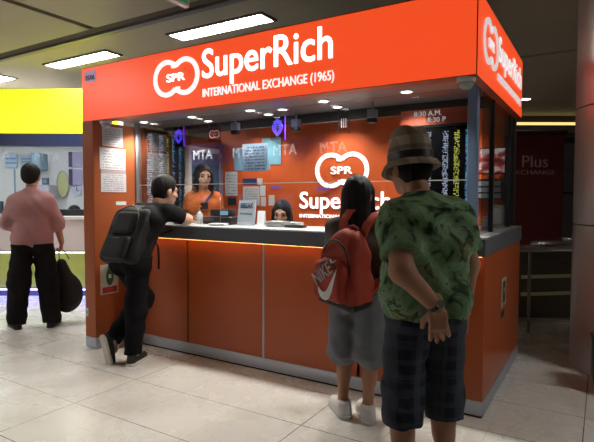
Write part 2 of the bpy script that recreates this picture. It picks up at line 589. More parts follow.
# ------------------------------------------------------------------ exchange booth
XL, XI, XR = -3.53, -3.38, 0.0         # left pillar outside / inside, right end
FY = -0.339                             # sign front
ZB, ZT = 2.121, 2.609
GY, GX = 0.15, -0.06                    # front and side glass
BY, ED = 1.45, 1.57                     # inner back wall, booth depth
CT0, CT1 = 1.05, 1.172                  # counter band

booth = thing('exchange_booth', 'orange money exchange booth with glass front and orange back wall', 'kiosk', (-1.75, 0.6, 0))
inv = Matrix.Translation((1.75, -0.6, 0))
def bpart(mb, name, m, parent=None, **kw):
    mb.bm.transform(inv)
    return mb.build(name, m, parent or booth, **kw)
pl = MB().box(XL, XI, -0.345, BY + 0.1, 0.106, ZB - 0.002, 0.003)
pillar = bpart(pl, 'pillar', M_pillar)
bpart(MB().box(XL + 0.004, XI + 0.006, -0.351, BY, 0.012, 0.106, 0.003), 'pillar_kick_plate', M_kick)
# left wall doorway: white frame, blue dark door leaf
bpart(MB().box(XI + 0.001, XI + 0.05, 0.79, 0.90, 0.15, 2.0, 0.004), 'door_frame', M_white)
bpart(MB().box(XI + 0.001, XI + 0.05, 0.90, BY - 0.06, 1.94, 2.0, 0.004), 'door_frame', M_white)
dl = bpart(MB().box(XI + 0.001, XI + 0.02, 0.90, BY - 0.07, 0.15, 1.94), 'door', mat('blue_door_glass', (0.045, 0.10, 0.17), 0.2, noise=0.3, nscale=3))
hd = MB().box(XI + 0.05, XI + 0.065, 0.825, 0.865, 1.25, 1.42, 0.004)
hd.cyl((XI + 0.065, 0.845, 1.33), (XI + 0.10, 0.845, 1.33), 0.010)
hd.box(XI + 0.092, XI + 0.108, 0.835, 0.935, 1.322, 1.338, 0.004)
bpart(hd, 'door_handle', M_steel)
bpart(MB().box(XI + 0.001, XI + 0.04, BY - 0.07, BY - 0.001, 0.15, 2.06), 'corner_post', mat('blue_grey_strip', (0.10, 0.16, 0.26), 0.4, noise=0.1))
bpart(MB().box(XL + 0.16, XR - 0.13, BY, BY + 0.1, 0.1, 2.33), 'back_wall', M_orange_wall)
bpart(MB().box(XR - 0.128, XR - 0.101, BY - 0.02, BY + 0.1, 0.1, 2.33), 'corner_trim', M_dark)
bpart(MB().box(XI, XR - 0.08, GY + 0.02, BY, 0.1, 0.15), 'platform', M_dark)
bpart(MB().box(XI, XR - 0.07, -0.22, 0.52, 2.155, 2.20), 'soffit', M_soffit)
bpart(MB().box(XI, XR - 0.07, 0.525, 0.575, 2.075, 2.33), 'ceiling_beam', M_dark)
bpart(MB().box(XL + 0.16, XR - 0.07, 0.58, BY - 0.001, 2.33, 2.37), 'inner_ceiling', M_soffit)
bpart(MB().box(XL + 0.01, XR - 0.07, -0.21, BY + 0.1, 2.375, 2.41), 'roof_panel', M_dark)
# glass
Z0g, Z1g, ZTg = CT1 + 0.035, 1.545, 2.154
def pane(x0, x1, y0, y1, z0, z1, name='glass_pane'):
    return bpart(MB().box(x0, x1, y0, y1, z0, z1), name, M_glass)
for a, b_ in ((XI + 0.045, -2.30), (-2.294, -1.21), (-1.204, -0.155)):
    pane(a, b_, GY, GY + 0.008, Z1g, ZTg)
    pane(a, b_, GY, GY + 0.008, Z0g, Z1g - 0.006)
pane(GX - 0.008, GX, GY + 0.03, 0.50, CT1 + 0.004, ZTg)
pane(GX - 0.008, GX, 0.53, 1.26, CT1 + 0.004, ZTg)
pane(GX - 0.008, GX, 1.29, ED - 0.03, CT1 + 0.004, ZTg)
bpart(MB().box(XI + 0.001, XI + 0.028, GY - 0.02, GY + 0.03, CT1 + 0.002, 2.154, 0.004), 'window_post', mat('grey_post', (0.20, 0.22, 0.24), 0.4, 0.3))
bpart(MB().box(-0.150, -0.085, GY - 0.03, GY + 0.04, CT1 + 0.002, 2.154, 0.004), 'window_post', mat('blue_grey_post', (0.22, 0.33, 0.52), 0.35, 0.3))
bpart(MB().box(GX - 0.02, GX + 0.012, 0.50, 0.53, CT1 + 0.002, 2.154, 0.003), 'side_mullion', M_black)
bpart(MB().box(GX - 0.02, GX + 0.012, 1.26, 1.29, CT1 + 0.002, 2.154, 0.003), 'side_mullion', M_black)
bpart(MB().box(GX - 0.04, GX + 0.012, ED - 0.03, ED, CT1 + 0.002, 2.154, 0.003), 'side_mullion', M_dark)
bpart(MB().box(XI + 0.045, -0.151, GY - 0.002, GY + 0.010, Z1g - 0.006, Z1g, 0), 'glass_clip_rail', mat('pale_edge', (0.6, 0.6, 0.6), 0.3, 0.3))
# back wall logo and lettering
def spr_logo(o, ax, az, ny, cx, cz, Rr, name, m, parent, th=0.012, tr=None):
    sep, wd = Rr * 0.67, Rr * 0.25
    mb = MB()
    half = math.acos(sep / Rr)
    for sg in (-1, 1):
        inn, out_ = [], []
        a0, a1 = (half * 0.93, 2 * math.pi - half * 0.93)
        for k in range(41):
            a = a0 + (a1 - a0) * k / 40
            c, s_ = math.cos(a), math.sin(a)
            out_.append((cx - sg * -1 * 0 + sg * -sep + sg * c * Rr * 1.0, cz + s_ * Rr))
            inn.append((cx + sg * -sep + sg * c * (Rr - wd), cz + s_ * (Rr - wd)))
        mb.band(inn, out_, o, ax, az, ny, th)
        # hooked end of each ring at the waist
        s2 = -sg
        mb.prism([(cx + s2 * Rr * 0.02, cz + s2 * Rr * 0.80), (cx + s2 * Rr * 0.02, cz + s2 * Rr * 0.50), (cx - s2 * Rr * 0.30, cz + s2 * Rr * 0.52), (cx - s2 * Rr * 0.26, cz + s2 * Rr * 0.78)], o, ax, az, ny, th)
    if tr is not None:
        mb.bm.transform(tr)
    a = mb.build(name, m, parent)
    t = MB().text('SPR', o, ax, az, ny, cx - Rr * 0.66, cx + Rr * 0.66, cz - Rr * 0.21, cz + Rr * 0.21, th, 0.02)
    if tr is not None:
        t.bm.transform(tr)
    t.build('logo_lettering', m, parent)
    return a
def letters(txt, o, ax, az, ny, u0, u1, v0, v1, m, parent, tr, name='lettering', bold=0.0, th=0.008):
    t = MB().text(txt, o, ax, az, ny, u0, u1, v0, v1, th, bold)
    if tr is not None:
        t.bm.transform(tr)
    return t.build(name, m, parent)
oB = (0, BY - 0.001, 0)
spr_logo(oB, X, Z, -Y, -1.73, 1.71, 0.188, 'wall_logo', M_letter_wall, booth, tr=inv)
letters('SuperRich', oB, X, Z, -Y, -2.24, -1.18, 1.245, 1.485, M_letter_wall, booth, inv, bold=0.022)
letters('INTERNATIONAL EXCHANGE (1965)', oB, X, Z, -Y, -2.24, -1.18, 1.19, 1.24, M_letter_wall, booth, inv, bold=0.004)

# lightbox sign on top
sign = thing('lightbox_sign', 'glowing orange fascia sign with white lettering around the top of the booth', 'sign', (-1.75, FY, ZB))
sinv = Matrix.Translation((1.75, -FY, -ZB))
def spart(mb, name, m, **kw):
    mb.bm.transform(sinv)
    return mb.build(name, m, sign, **kw)
spart(MB().box(XL, XR, FY, FY + 0.012, ZB + 0.004, ZT - 0.004), 'front_panel', M_fascia)
spart(MB().box(XR - 0.012, XR, FY + 0.013, 1.49, ZB + 0.004, ZT - 0.004), 'side_panel', M_fascia)
tb = MB().box(XL, XR - 0.001, FY + 0.001, -0.225, ZT - 0.004, ZT + 0.004).box(-0.125, XR - 0.001, -0.225, 1.49, ZT - 0.004, ZT + 0.004)
spart(tb, 'top_trim', M_fascia_edge)
tb = MB().box(XL, XR - 0.001, FY + 0.001, -0.225, ZB, ZB + 0.004).box(-0.055, XR - 0.001, -0.225, 1.49, ZB, ZB + 0.004)
spart(tb, 'bottom_trim', M_fascia_edge)
tb = MB().box(XL, XR - 0.02, -0.232, -0.222, ZB + 0.004, ZT - 0.004).box(-0.066, -0.056, -0.222, 1.49, ZB + 0.004, ZT - 0.004).box(XL, XL + 0.01, FY + 0.013, -0.233, ZB + 0.004, ZT - 0.004).box(-0.055, -0.013, 1.48, 1.49, ZB + 0.004, ZT - 0.004)
spart(tb, 'back_tray', M_dark)
spart(MB().box(XR - 0.003, XR + 0.002, FY - 0.002, FY + 0.010, ZB, ZT), 'corner_bead', mat('corner_bead', (0.25, 0.03, 0.01), 0.5))
oF = (0, FY - 0.001, 0)
spr_logo(oF, X, Z, -Y, -2.332, 2.386, 0.150, 'front_logo', M_letter, sign, th=0.01, tr=sinv)
letters('SuperRich', oF, X, Z, -Y, -2.05, -0.915, 2.27, 2.562, M_letter, sign, sinv, bold=0.022)
letters('INTERNATIONAL EXCHANGE (1965)', oF, X, Z, -Y, -2.047, -0.905, 2.178, 2.262, M_letter, sign, sinv, 'small_lettering', bold=0)
oS = (XR + 0.001, 0, 0)
spr_logo(oS, Y, Z, X, 0.06, 2.385, 0.140, 'side_logo', M_letter_dimmed, sign, th=0.008, tr=sinv)
letters('SuperRich', oS, Y, Z, X, 0.30, 1.38, 2.29, 2.515, M_letter_dimmed, sign, sinv, bold=0.010)
letters('INTERNATIONAL EXCHANGE (1965)', oS, Y, Z, X, 0.30, 1.36, 2.20, 2.262, M_letter_dimmed, sign, sinv, 'small_lettering', bold=0)

# counter
counter = thing('service_counter', 'orange panelled service counter with grey band top and steel kick plate', 'counter', (-1.7, 0.2, 0))
cinv = Matrix.Translation((1.7, -0.2, 0))
def cpart(mb, name, m, **kw):
    mb.bm.transform(cinv)
    return mb.build(name, m, counter, **kw)
seams = [XI + 0.002, -2.55, -1.72, -0.87, -0.001]
for a, b_ in zip(seams, seams[1:]):
    cpart(MB().box(a + (0.011 if a > -3 else 0), b_ - (0.011 if b_ < -0.1 else 0), 0.0, 0.02, 0.107, CT0 - 0.001, 0.0015), 'front_panel', M_orange)
cpart(MB().box(XI + 0.002, -0.02, 0.021, 0.035, 0.02, CT0 - 0.001), 'backing_board', M_seam)
cpart(MB().box(-1.728, -1.712, 0.002, 0.02, 0.107, CT0 - 0.001), 'seam_strip', M_alu)
cpart(MB().box(-0.02, 0.0, 0.021, ED, 0.107, CT0 - 0.001, 0.0015), 'side_panel', M_orange)
cpart(MB().box(XI + 0.007, 0.0, -0.004, 0.02, 0.014, 0.106, 0.002), 'kick_plate', M_kick)
cpart(MB().box(-0.02, 0.004, 0.021, ED, 0.014, 0.106, 0.002), 'kick_plate', M_kick)
cpart(MB().box(XI + 0.007, -0.004, 0.002, 0.02, 0.0, 0.013), 'toe_gap', M_seam)
cpart(MB().box(-0.02, -0.002, 0.021, ED, 0.0, 0.013), 'toe_gap', M_seam)
cpart(MB().box(XI + 0.002, 0.012, -0.058, 0.46, CT0, CT1 - 0.012, 0.002), 'counter_band', M_counter)
cpart(MB().box(-0.30, 0.012, 0.461, ED, CT0, CT1 - 0.012, 0.002), 'counter_band', M_counter)
cpart(MB().box(XI + 0.002, 0.012, -0.058, 0.46, CT1 - 0.012, CT1, 0.002), 'counter_top', M_countertop)
cpart(MB().box(-0.30, 0.012, 0.461, ED, CT1 - 0.012, CT1, 0.002), 'counter_top', mat('side_ledge', (0.16, 0.15, 0.14), 0.3))
cpart(MB().box(XI + 0.01, -0.01, -0.052, -0.038, CT0 - 0.002, CT0 - 0.0003), 'led_strip', mat('warm_led', (0.9, 0.6, 0.3), 0.5, emis=(1.0, 0.42, 0.10), estr=9.0))

# downlights under the soffit
def downlight(loc, label, watts, size=0.035):
    t = thing('downlight', label, 'downlight', loc, 0, 'small downlights in the booth soffit')
    MB().lathe([(size + 0.014, -0.006), (size + 0.014, 0.0), (size, 0.0), (size, -0.004), (size + 0.006, -0.008)], seg=24, loop=True).build('trim_ring', M_white, t, smooth=30)
    MB().lathe([(size * 0.15, -0.006), (size - 0.002, -0.005), (size - 0.001, -0.001)], seg=24).build('bulb', M_bulb, t)
    ld = bpy.data.lights.new('downlight_lamp', 'SPOT')
    ld.energy = watts
    ld.spot_size = R(125)
    ld.spot_blend = 0.7
    ld.shadow_soft_size = size
    ld.color = (1.0, 0.95, 0.86)
    lo = bpy.data.objects.new('lamp', ld)
    COL.objects.link(lo)
    lo.parent = t
    lo.location = (0, 0, -0.03)
    return t
DLP = 'small downlight in the front row of the soffit, '
DL2 = 'small downlight in the rear row of the soffit, '
for i, (x, y, s_) in enumerate(((-3.20, 0.10, 'at the left end by the pillar'), (-2.58, 0.105, 'second from the pillar'), (-1.92, 0.10, 'third from the pillar'),
                               (-1.20, 0.06, 'right of the middle'), (-0.545, 0.05, 'at the right end above the hat'))):
    downlight((x, y, 2.154), DLP + s_, DOWN_W * 2.4)
for i, (x, y, s_) in enumerate(((-2.62, 0.37, 'left one behind the hanging frames'), (-1.66, 0.20, 'middle one'), (-1.90, 0.34, 'just left of the middle one'), (-1.22, 0.33, 'right one above the wall logo'))):
    downlight((x, y, 2.154), DL2 + s_, DOWN_W)
for x, s_ in ((-0.75, 'right'), (-1.7, 'middle'), (-2.7, 'left')):
    downlight((x, 1.12, 2.329), 'downlight close to the orange back wall, ' + s_ + ' one', DOWN_W * 2.3)
t = downlight((0.02 - 0.55, 1.0, 2.329), 'downlight over the side display at the right end of the booth', DOWN_W * 0.6)

# dome cameras under the sign
def dome(loc, label):
    t = thing('dome_camera', label, 'security camera', loc, 0, 'dome cameras under the orange sign')
    MB().lathe([(0.055, 0.0), (0.055, -0.02), (0.05, -0.026), (0.03, -0.026)], seg=28).build('base', M_white, t, smooth=30)
    MB().lathe([(0.044, -0.026), (0.043, -0.04), (0.036, -0.055), (0.022, -0.066), (0.004, -0.07)], seg=28).build('dome', mat('smoke_dome', (0.42, 0.43, 0.46), 0.15), t, smooth='all')
dome((-3.29, -0.27, ZB - 0.001), 'white dome camera under the left end of the sign, above the pillar notices')
dome((-0.07, -0.28, ZB - 0.001), 'grey dome camera under the right front corner of the sign')

# hanging speakers
def speaker(loc, label):
    t = thing('hanging_speaker', label, 'speaker', loc, 0, 'small speakers hanging inside the booth glass')
    MB().cyl((0, 0, 0.045), (0, 0, 2.154 - loc[2]), 0.007).build('stem', M_alu, t)
    MB().box(-0.036, 0.036, -0.03, 0.03, -0.02, 0.045, 0.008).build('body', mat('pale_blue_case', (0.22, 0.28, 0.38), 0.4), t, smooth=35)
    MB().box(-0.035, 0.035, -0.029, 0.029, -0.058, -0.021, 0.008).build('grille', M_black, t, smooth=35)
for x, y, s_ in ((-3.0, 0.36, 'in front of the left rate board'), (-2.223, 0.284, 'above the pasted notices'), (-1.651, 0.40, 'right of the blue lit frame'), (-0.891, 0.274, 'above the wall logo near the man in the hat')):
    speaker((x, y, 2.05), 'small blue grey box speaker hanging ' + s_)

# hanging acrylic frames
def hang_frame(loc, wd, ht, label, kind):
    t = thing('hanging_sign', label, 'hanging sign', loc)
    MB().box(-wd / 2, wd / 2, -0.003, 0.003, -ht, 0).build('acrylic_sheet', M_acrylic, t)
    for sx in (-1, 1):
        MB().cyl((sx * wd * 0.45, 0, 0.0), (sx * wd * 0.45, 0, 2.154 - loc[2]), 0.0015, seg=6).build('wire', M_alu, t)
    if kind == 'blue':
        g = MB()
        for k in range(3):
            for sg in (-1, 1):
                pts = [(sg * (0.052 * math.sin(a * math.pi)) * (1 - 0.28 * k), -0.006, -ht * 0.10 - ht * 0.72 * a * (1 - 0.16 * k) - 0.012 * k) for a in [i / 10 for i in range(11)]]
                g.tube(pts, 0.0022, 6)
        for k in range(4):
            g.tube([(-0.045 + 0.012 * k, -0.006, -ht * 0.2 - 0.018 * k), (0.045 - 0.012 * k, -0.006, -ht * 0.2 - 0.018 * k)], 0.0016, 6)
        g.build('lit_emblem', M_bluelit, t)
        MB().box(wd / 2, wd / 2 + 0.006, -0.004, 0.004, -ht, 0).build('lit_edge', mat('violet_led', (0.1, 0.02, 0.4), 0.4, emis=(0.22, 0.04, 0.9), estr=1.4), t)
    elif kind == 'pink':
        spr_logo((0, -0.004, 0), X, Z, -Y, 0, -ht * 0.5, ht * 0.27, 'etched_emblem', M_pinklit, t, th=0.002)
    else:
        e = MB()
        e.box(-wd / 2 - 0.004, -wd / 2, -0.004, 0.004, -ht, 0.0).box(wd / 2, wd / 2 + 0.004, -0.004, 0.004, -ht, 0)
        e.build('frame', M_dark, t)
        for i in range(3):
            pass
        MB().text('III', (0, -0.004, 0), X, Z, -Y, -wd * 0.25, wd * 0.25, -ht * 0.75, -ht * 0.4, 0.001).build('etched_mark', M_whiteetch, t)
hang_frame((-1.775, 0.30, 2.115), 0.145, 0.20, 'clear hanging frame with a glowing blue emblem, left of a hanging speaker', 'blue')
hang_frame((-2.90, 0.26, 2.10), 0.13, 0.19, 'hanging frame with a glowing blue emblem in front of the left rate board', 'blue')
hang_frame((-2.48, 0.30, 2.08), 0.15, 0.14, 'hanging frame with a faint pink ring emblem above the cashier in orange', 'pink')
hang_frame((-1.12, 0.25, 2.12), 0.09, 0.20, 'plain clear hanging frame with dark edges above the wall logo', 'plain')

# rate boards
WHT, YEL, BLU, BLK = (0.55, 0.6, 0.8), (0.75, 0.72, 0.12), (0.15, 0.5, 0.9), (0, 0, 0)
t = thing('rate_board', 'black rate board with white, yellow and blue columns, right of the plaid hat', 'rate board', (-0.36, 0.25, 1.15))
B = MB().box(-0.24, 0.215, -0.012, 0.012, 0, 0.775)
B.build('led_panel', board_mat('rate_table', [(0.0, BLK), (0.1, WHT), (0.38, BLK), (0.56, WHT), (0.645, BLK), (0.735, YEL), (0.82, BLK), (0.91, BLU), (0.985, BLK)], 64, 0.7), t, uv=((-0.24, 0, 0), X, Z, 0.455, 0.775))
MB().box(-0.245, 0.22, -0.014, 0.014, 0.776, 0.79).box(-0.25, -0.241, -0.014, 0.014, 0, 0.79).box(0.216, 0.222, -0.014, 0.014, 0, 0.775).build('frame', M_black, t)
t = thing('header_panel', 'dark red header board with white opening hours, above the right rate board', 'sign', (-0.36, 0.27, 1.945))
MB().box(-0.30, 0.22, -0.01, 0.01, 0, 0.11).build('board', mat('header_red', (0.55, 0.11, 0.06), 0.4), t)
MB().text('8:30 A.M.', (0, -0.011, 0), X, Z, -Y, -0.20, 0.0, 0.062, 0.098, 0.002, 0.02).build('lettering', M_whiteetch, t)
MB().text('8:30 P', (0, -0.011, 0), X, Z, -Y, -0.10, 0.03, 0.015, 0.05, 0.002, 0.02).build('lettering', M_whiteetch, t)
t = thing('rate_board', 'black exchange rate board with rows of pale figures, left of the white door frame', 'rate board', (XI + 0.03, 0.48, 1.18))
MB().box(-0.012, 0.012, -0.26, 0.29, 0, 0.93).build('led_panel', board_mat('rate_table_left', [(0.0, BLK), (0.06, WHT), (0.20, BLK), (0.36, WHT), (0.46, BLK), (0.56, YEL), (0.60, BLK), (0.70, BLU), (0.76, BLK), (0.88, BLU), (0.93, BLK)], 40, 1.0), t, uv=((0, -0.26, 0), Y, Z, 0.55, 0.93))
MB().box(-0.014, 0.014, -0.27, -0.261, 0, 0.94).box(-0.014, 0.014, 0.291, 0.30, 0, 0.94).box(-0.014, 0.014, -0.26, 0.29, 0.931, 0.94).build('frame', M_black, t)

# ------------------------------------------------------------------ sheets and stickers
def sheet(name, label, cat, o, ax, az, ny, W, H, m, th=0.002, group=None):
    """flat sheet with its lower-left corner at o"""
    mb = MB()
    mb.prism([(0, 0), (W, 0), (W, H), (0, H)], (0, 0, 0), ax, az, ny, th)
    ob = mb.build(name, m, loc=o, uv=((0, 0, 0), ax, az, W, H))
    return tag(ob, label, cat, group)
px = XI + 0.001
G1 = 'printed sheets on the pillar'
sheet('notice', 'small white printed notice, topmost on the orange pillar beneath the dome camera', 'notice', (px, -0.245, 1.905), Y, Z, X, 0.235, 0.185, M_paper, group=G1)
sheet('notice', 'white printed notice in the middle of the pillar sheets', 'notice', (px, -0.277, 1.682), Y, Z, X, 0.295, 0.205, M_paper, group=G1)
sheet('notice', 'white printed notice with a small dark heading, lowest of the pillar sheets', 'notice', (px, -0.268, 1.470), Y, Z, X, 0.292, 0.208, M_paper_head, group=G1)
sheet('notice', 'small pale label on the pillar just above the black backpack', 'notice', (px, -0.10, 1.345), Y, Z, X, 0.12, 0.035, M_paper_plain)
t = thing('fire_extinguisher_sign', 'white sign with a green extinguisher picture and red caption low on the pillar', 'sign', (px, -0.29, 0.50))
MB().box(0, 0.003, 0, 0.20, 0, 0.285).build('plate', mat('sign_white', (0.50, 0.50, 0.46), 0.5, noise=0.03), t)
e = MB()
e.prism([(0.105 + 0.042 * math.cos(a), 0.165 + 0.085 * math.sin(a)) for a in [i * math.pi / 12 for i in range(24)]], (0.0035, 0, 0), Y, Z, X, 0.001)
e.prism([(0.09, 0.245), (0.12, 0.245), (0.135, 0.262), (0.075, 0.262)], (0.0035, 0, 0), Y, Z, X, 0.001)
e.build('pictogram', mat('sign_green', (0.012, 0.10, 0.05), 0.5), t)
MB().prism([(0.09, 0.15), (0.12, 0.15), (0.12, 0.185), (0.09, 0.185)], (0.0048, 0, 0), Y, Z, X, 0.001).build('pictogram_label', M_white, t)
MB().prism([(0.018, 0.012), (0.185, 0.012), (0.185, 0.07), (0.018, 0.07)], (0.0035, 0, 0), Y, Z, X, 0.001).build('caption_band', mat('sign_red', (0.34, 0.03, 0.02), 0.5), t)
t = thing('unit_number_plate', 'small blue number plate on the upper left corner of the orange sign', 'plate', (-3.47, FY - 0.001, 2.49))
MB().box(-0.01, 0.145, -0.006, 0, -0.015, 0.085, 0.002).build('plate', mat('plate_blue_glow', (0.50, 0.45, 0.60), 0.4, emis=(0.30, 0.20, 0.34), estr=0.6), t)  # lightbox glow coming through the plate is put into its emission
MB().text('05/06', (0, -0.007, 0), X, Z, -Y, 0.005, 0.13, 0.0, 0.045, 0.002, 0.02).build('lettering', mat('ink_navy', (0.01, 0.01, 0.03), 0.5), t)
MB().text('N', (0, -0.007, 0), X, Z, -Y, 0.005, 0.02, 0.055, 0.075, 0.002, 0.02).build('lettering', M_white, t)
t = thing('socket_plate', 'tiny white socket low on the front of the left pillar', 'socket', (-3.50, -0.346, 0.33))
MB().box(-0.012, 0.018, -0.006, 0, -0.03, 0.05, 0.003).build('plate', M_white, t)
MB().box(-0.003, 0.009, -0.009, -0.006, 0.0, 0.02, 0.001).build('button', M_dark, t)
t = thing('side_sign', 'small white and black sign on the orange right side of the counter', 'sign', (0.001, 0.63, 0.60))
MB().box(0, 0.003, 0, 0.20, -0.0, 0.22).build('plate', mat('sign_cream', (0.42, 0.36, 0.25), 0.5), t)
MB().prism([(0.05, 0.03), (0.15, 0.03), (0.15, 0.19), (0.05, 0.19)], (0.0035, 0, 0), Y, Z, X, 0.001).build('picture', M_black, t)
MB().prism([(0.075, 0.10), (0.125, 0.10), (0.125, 0.14), (0.075, 0.14)], (0.0048, 0, 0), Y, Z, X, 0.001).build('pictogram', mat('sign_cream', (0.42, 0.36, 0.25)), t)
sheet('sticker', 'small dark sticker below the sign on the counter side', 'sticker', (0.001, 0.64, 0.52), Y, Z, X, 0.13, 0.05, M_dark)

# sheets on the glass and on the back wall
gy = GY + 0.010
sheet('notice', 'large pale blue printed notice on the inside of the booth glass', 'notice', (-2.05, gy + 0.002, 1.645), X, Z, Y, 0.265, 0.235, M_paper_blue)
wy = BY - 0.002
sheet('notice', 'blue poster on the back wall behind the left edge of the pale blue notice', 'poster', (-3.16, wy, 1.74), X, Z, -Y, 0.52, 0.27, mat('poster_blue', (0.22, 0.40, 0.58), 0.5, noise=0.15))
sheet('notice', 'blue poster on the back wall behind the right edge of the pale blue notice', 'poster', (-2.75, wy - 0.004, 1.80), X, Z, -Y, 0.26, 0.30, mat('poster_blue_dark', (0.16, 0.36, 0.46), 0.5, noise=0.15))
sheet('notice', 'tall grey printed sheet on the back wall right of the cashier in orange', 'notice', (-3.30, wy, 1.44), X, Z, -Y, 0.185, 0.29, M_paper)
sheet('notice', 'grey printed sheet on the back wall above the BREAK sign', 'notice', (-3.03, wy, 1.33), X, Z, -Y, 0.24, 0.22, M_paper)
sheet('notice', 'navy blue strip poster on the back wall above the grey sheet', 'poster', (-3.03, wy, 1.575), X, Z, -Y, 0.20, 0.07, mat('poster_navy', (0.03, 0.05, 0.18), 0.5))
sheet('notice', 'small white slip on the back wall right of the navy strip', 'slip', (-2.82, wy, 1.57), X, Z, -Y, 0.075, 0.075, M_paper_plain)
sheet('notice', 'white slip on the back wall right of the grey sheet, under the small slip', 'slip', (-2.78, wy, 1.44), X, Z, -Y, 0.075, 0.12, M_paper_plain)
sheet('notice', 'white slip left of the two hung by the seated cashier', 'slip', (-2.77, wy, 1.32), X, Z, -Y, 0.07, 0.11, M_paper_plain)
sheet('notice', 'white slip right of the two hung by the seated cashier', 'slip', (-2.66, wy, 1.33), X, Z, -Y, 0.08, 0.12, M_paper_plain)
sheet('notice', 'dark card on the back wall beneath the tall grey sheet', 'card', (-3.26, wy, 1.33), X, Z, -Y, 0.13, 0.09, M_dark)
for x, s_ in ((-2.63, 'left'), (-2.06, 'right')):
    pass
sheet('sticker', 'violet strip label on the back wall above the seated cashier', 'sticker', (-2.63, wy, 1.525), X, Z, -Y, 0.14, 0.03, mat('violet_strip', (0.24, 0.10, 0.62), 0.4))
sheet('sticker', 'violet strip label on the back wall between the ring logo and the big letters', 'sticker', (-2.02, wy - 0.022, 1.50), X, Z, -Y, 0.17, 0.028, mat('violet_strip', (0.24, 0.10, 0.62), 0.4))

# things on the counter
t = thing('break_sign', 'white paper sign reading BREAK standing on the counter behind the glass', 'sign', (-2.10, 0.27, CT1), R(-4))
MB().box(-0.10, 0.10, -0.004, 0.004, 0.0, 0.225, M=Matrix.Rotation(R(-8), 4, 'X')).build('sheet', mat('sign_paper', (0.55, 0.60, 0.68), 0.6, noise=0.04), t)
bo = Vector((0, -0.0062, 0))
az_ = Vector((0, math.sin(R(8)), math.cos(R(8))))
MB().text('BREAK', bo, X, az_, Vector((0, -1, 0.14)), -0.075, 0.075, 0.155, 0.20, 0.001, 0.03).build('lettering', mat('ink_blue', (0.02, 0.03, 0.16), 0.5), t)
MB().text('10 minutes', bo, X, az_, Vector((0, -1, 0.14)), -0.07, 0.07, 0.095, 0.115, 0.001, 0.01).build('lettering', mat('ink_blue', (0.02, 0.03, 0.16), 0.5), t)
t = thing('cash_terminal', 'black cash terminal with small pale screen on the counter by the cashier in orange', 'terminal', (-2.42, 0.33, CT1), R(6))
MB().box(-0.16, 0.15, -0.09, 0.09, 0.0, 0.07, 0.012).build('body', M_black, t, smooth=35)
MB().box(-0.12, 0.10, -0.03, 0.08, 0.071, 0.14, 0.012).build('head', M_black, t, smooth=35)
MB().prism([(0.0, 0.085), (0.085, 0.085), (0.085, 0.125), (0.0, 0.125)], (0, -0.031, 0), X, Z, -Y, 0.002).build('screen', mat('terminal_screen', (0.2, 0.3, 0.4), 0.3, emis=(0.35, 0.55, 0.75), estr=0.4), t)
k = MB()
for i in range(4):
    for j in range(3):
        k.box(-0.13 + i * 0.03, -0.108 + i * 0.03, -0.085 + j * 0.018, -0.072 + j * 0.018, 0.071, 0.075)
k.build('keypad', mat('key_grey', (0.2, 0.2, 0.22), 0.5), t)
def papers(loc, label, n=4, rz=0.0, W=0.15, D=0.10):
    t = MB()
    for i in range(n):
        a = R(random.uniform(-9, 9))
        t.box(-W / 2, W / 2, -D / 2, D / 2, i * 0.004, i * 0.004 + 0.0035, M=Matrix.Rotation(a, 4, 'Z'))
    o = t.build('paper_stack', M_paper_plain, loc=loc)
    o.rotation_euler = (0, 0, rz)
    tag(o, label, 'papers')
papers((-2.28, 0.11, CT1), 'loose papers on the counter in front of the black terminal', 5, 0.3)
papers((-1.74, 0.25, CT1), 'pile of white papers on the counter right of the BREAK sign', 12, 0.1, 0.16, 0.12)
papers((-1.66, 0.38, CT1), 'thick white paper pile left of the seated cashier', 9, -0.2, 0.14, 0.1)
t = thing('desk_calendar', 'white card standing on the counter between the BREAK sign and the seated cashier', 'card', (-2.03, 0.40, CT1 + 0.0), 0.2)
MB().prism([(-0.035, 0.0), (0.035, 0.0), (0.035, 0.13), (-0.035, 0.13)], (0, 0, 0), X, Vector((0, 0.2, 0.98)), -Y, 0.004).build('card', M_paper_plain, t)
MB().prism([(-0.035, 0.0), (0.035, 0.0), (0.035, 0.13), (-0.035, 0.13)], (0, 0.052, 0), X, Vector((0, -0.2, 0.98)), Y, 0.004).build('stand', M_paper_plain, t)
t = thing('bottle', 'small white sanitiser bottle on the counter by the leaning man', 'bottle', (-2.62, 0.24, CT1))
MB().lathe([(0.028, 0.0), (0.03, 0.01), (0.03, 0.09), (0.022, 0.105), (0.010, 0.115), (0.010, 0.125)]).build('body', mat('bottle_pale', (0.6, 0.72, 0.78), 0.2), t, smooth=35)
MB().lathe([(0.011, 0.125), (0.011, 0.14), (0.004, 0.142), (0.004, 0.17)]).cyl((0, 0, 0.168), (0.03, 0, 0.160), 0.004, seg=8).build('pump', mat('pump_orange', (0.75, 0.25, 0.1), 0.4), t, smooth=35)
t = thing('computer_mouse', 'flat black card reader on the counter in front of the seated cashier', 'card reader', (-1.55, 0.23, CT1))
MB().box(-0.09, 0.09, -0.04, 0.04, 0, 0.022, 0.008).build('body', M_black, t, smooth=35)
MB().box(-0.03, 0.03, -0.025, 0.0, 0.0225, 0.025, 0.001).build('button', mat('key_grey', (0.2, 0.2, 0.22)), t)

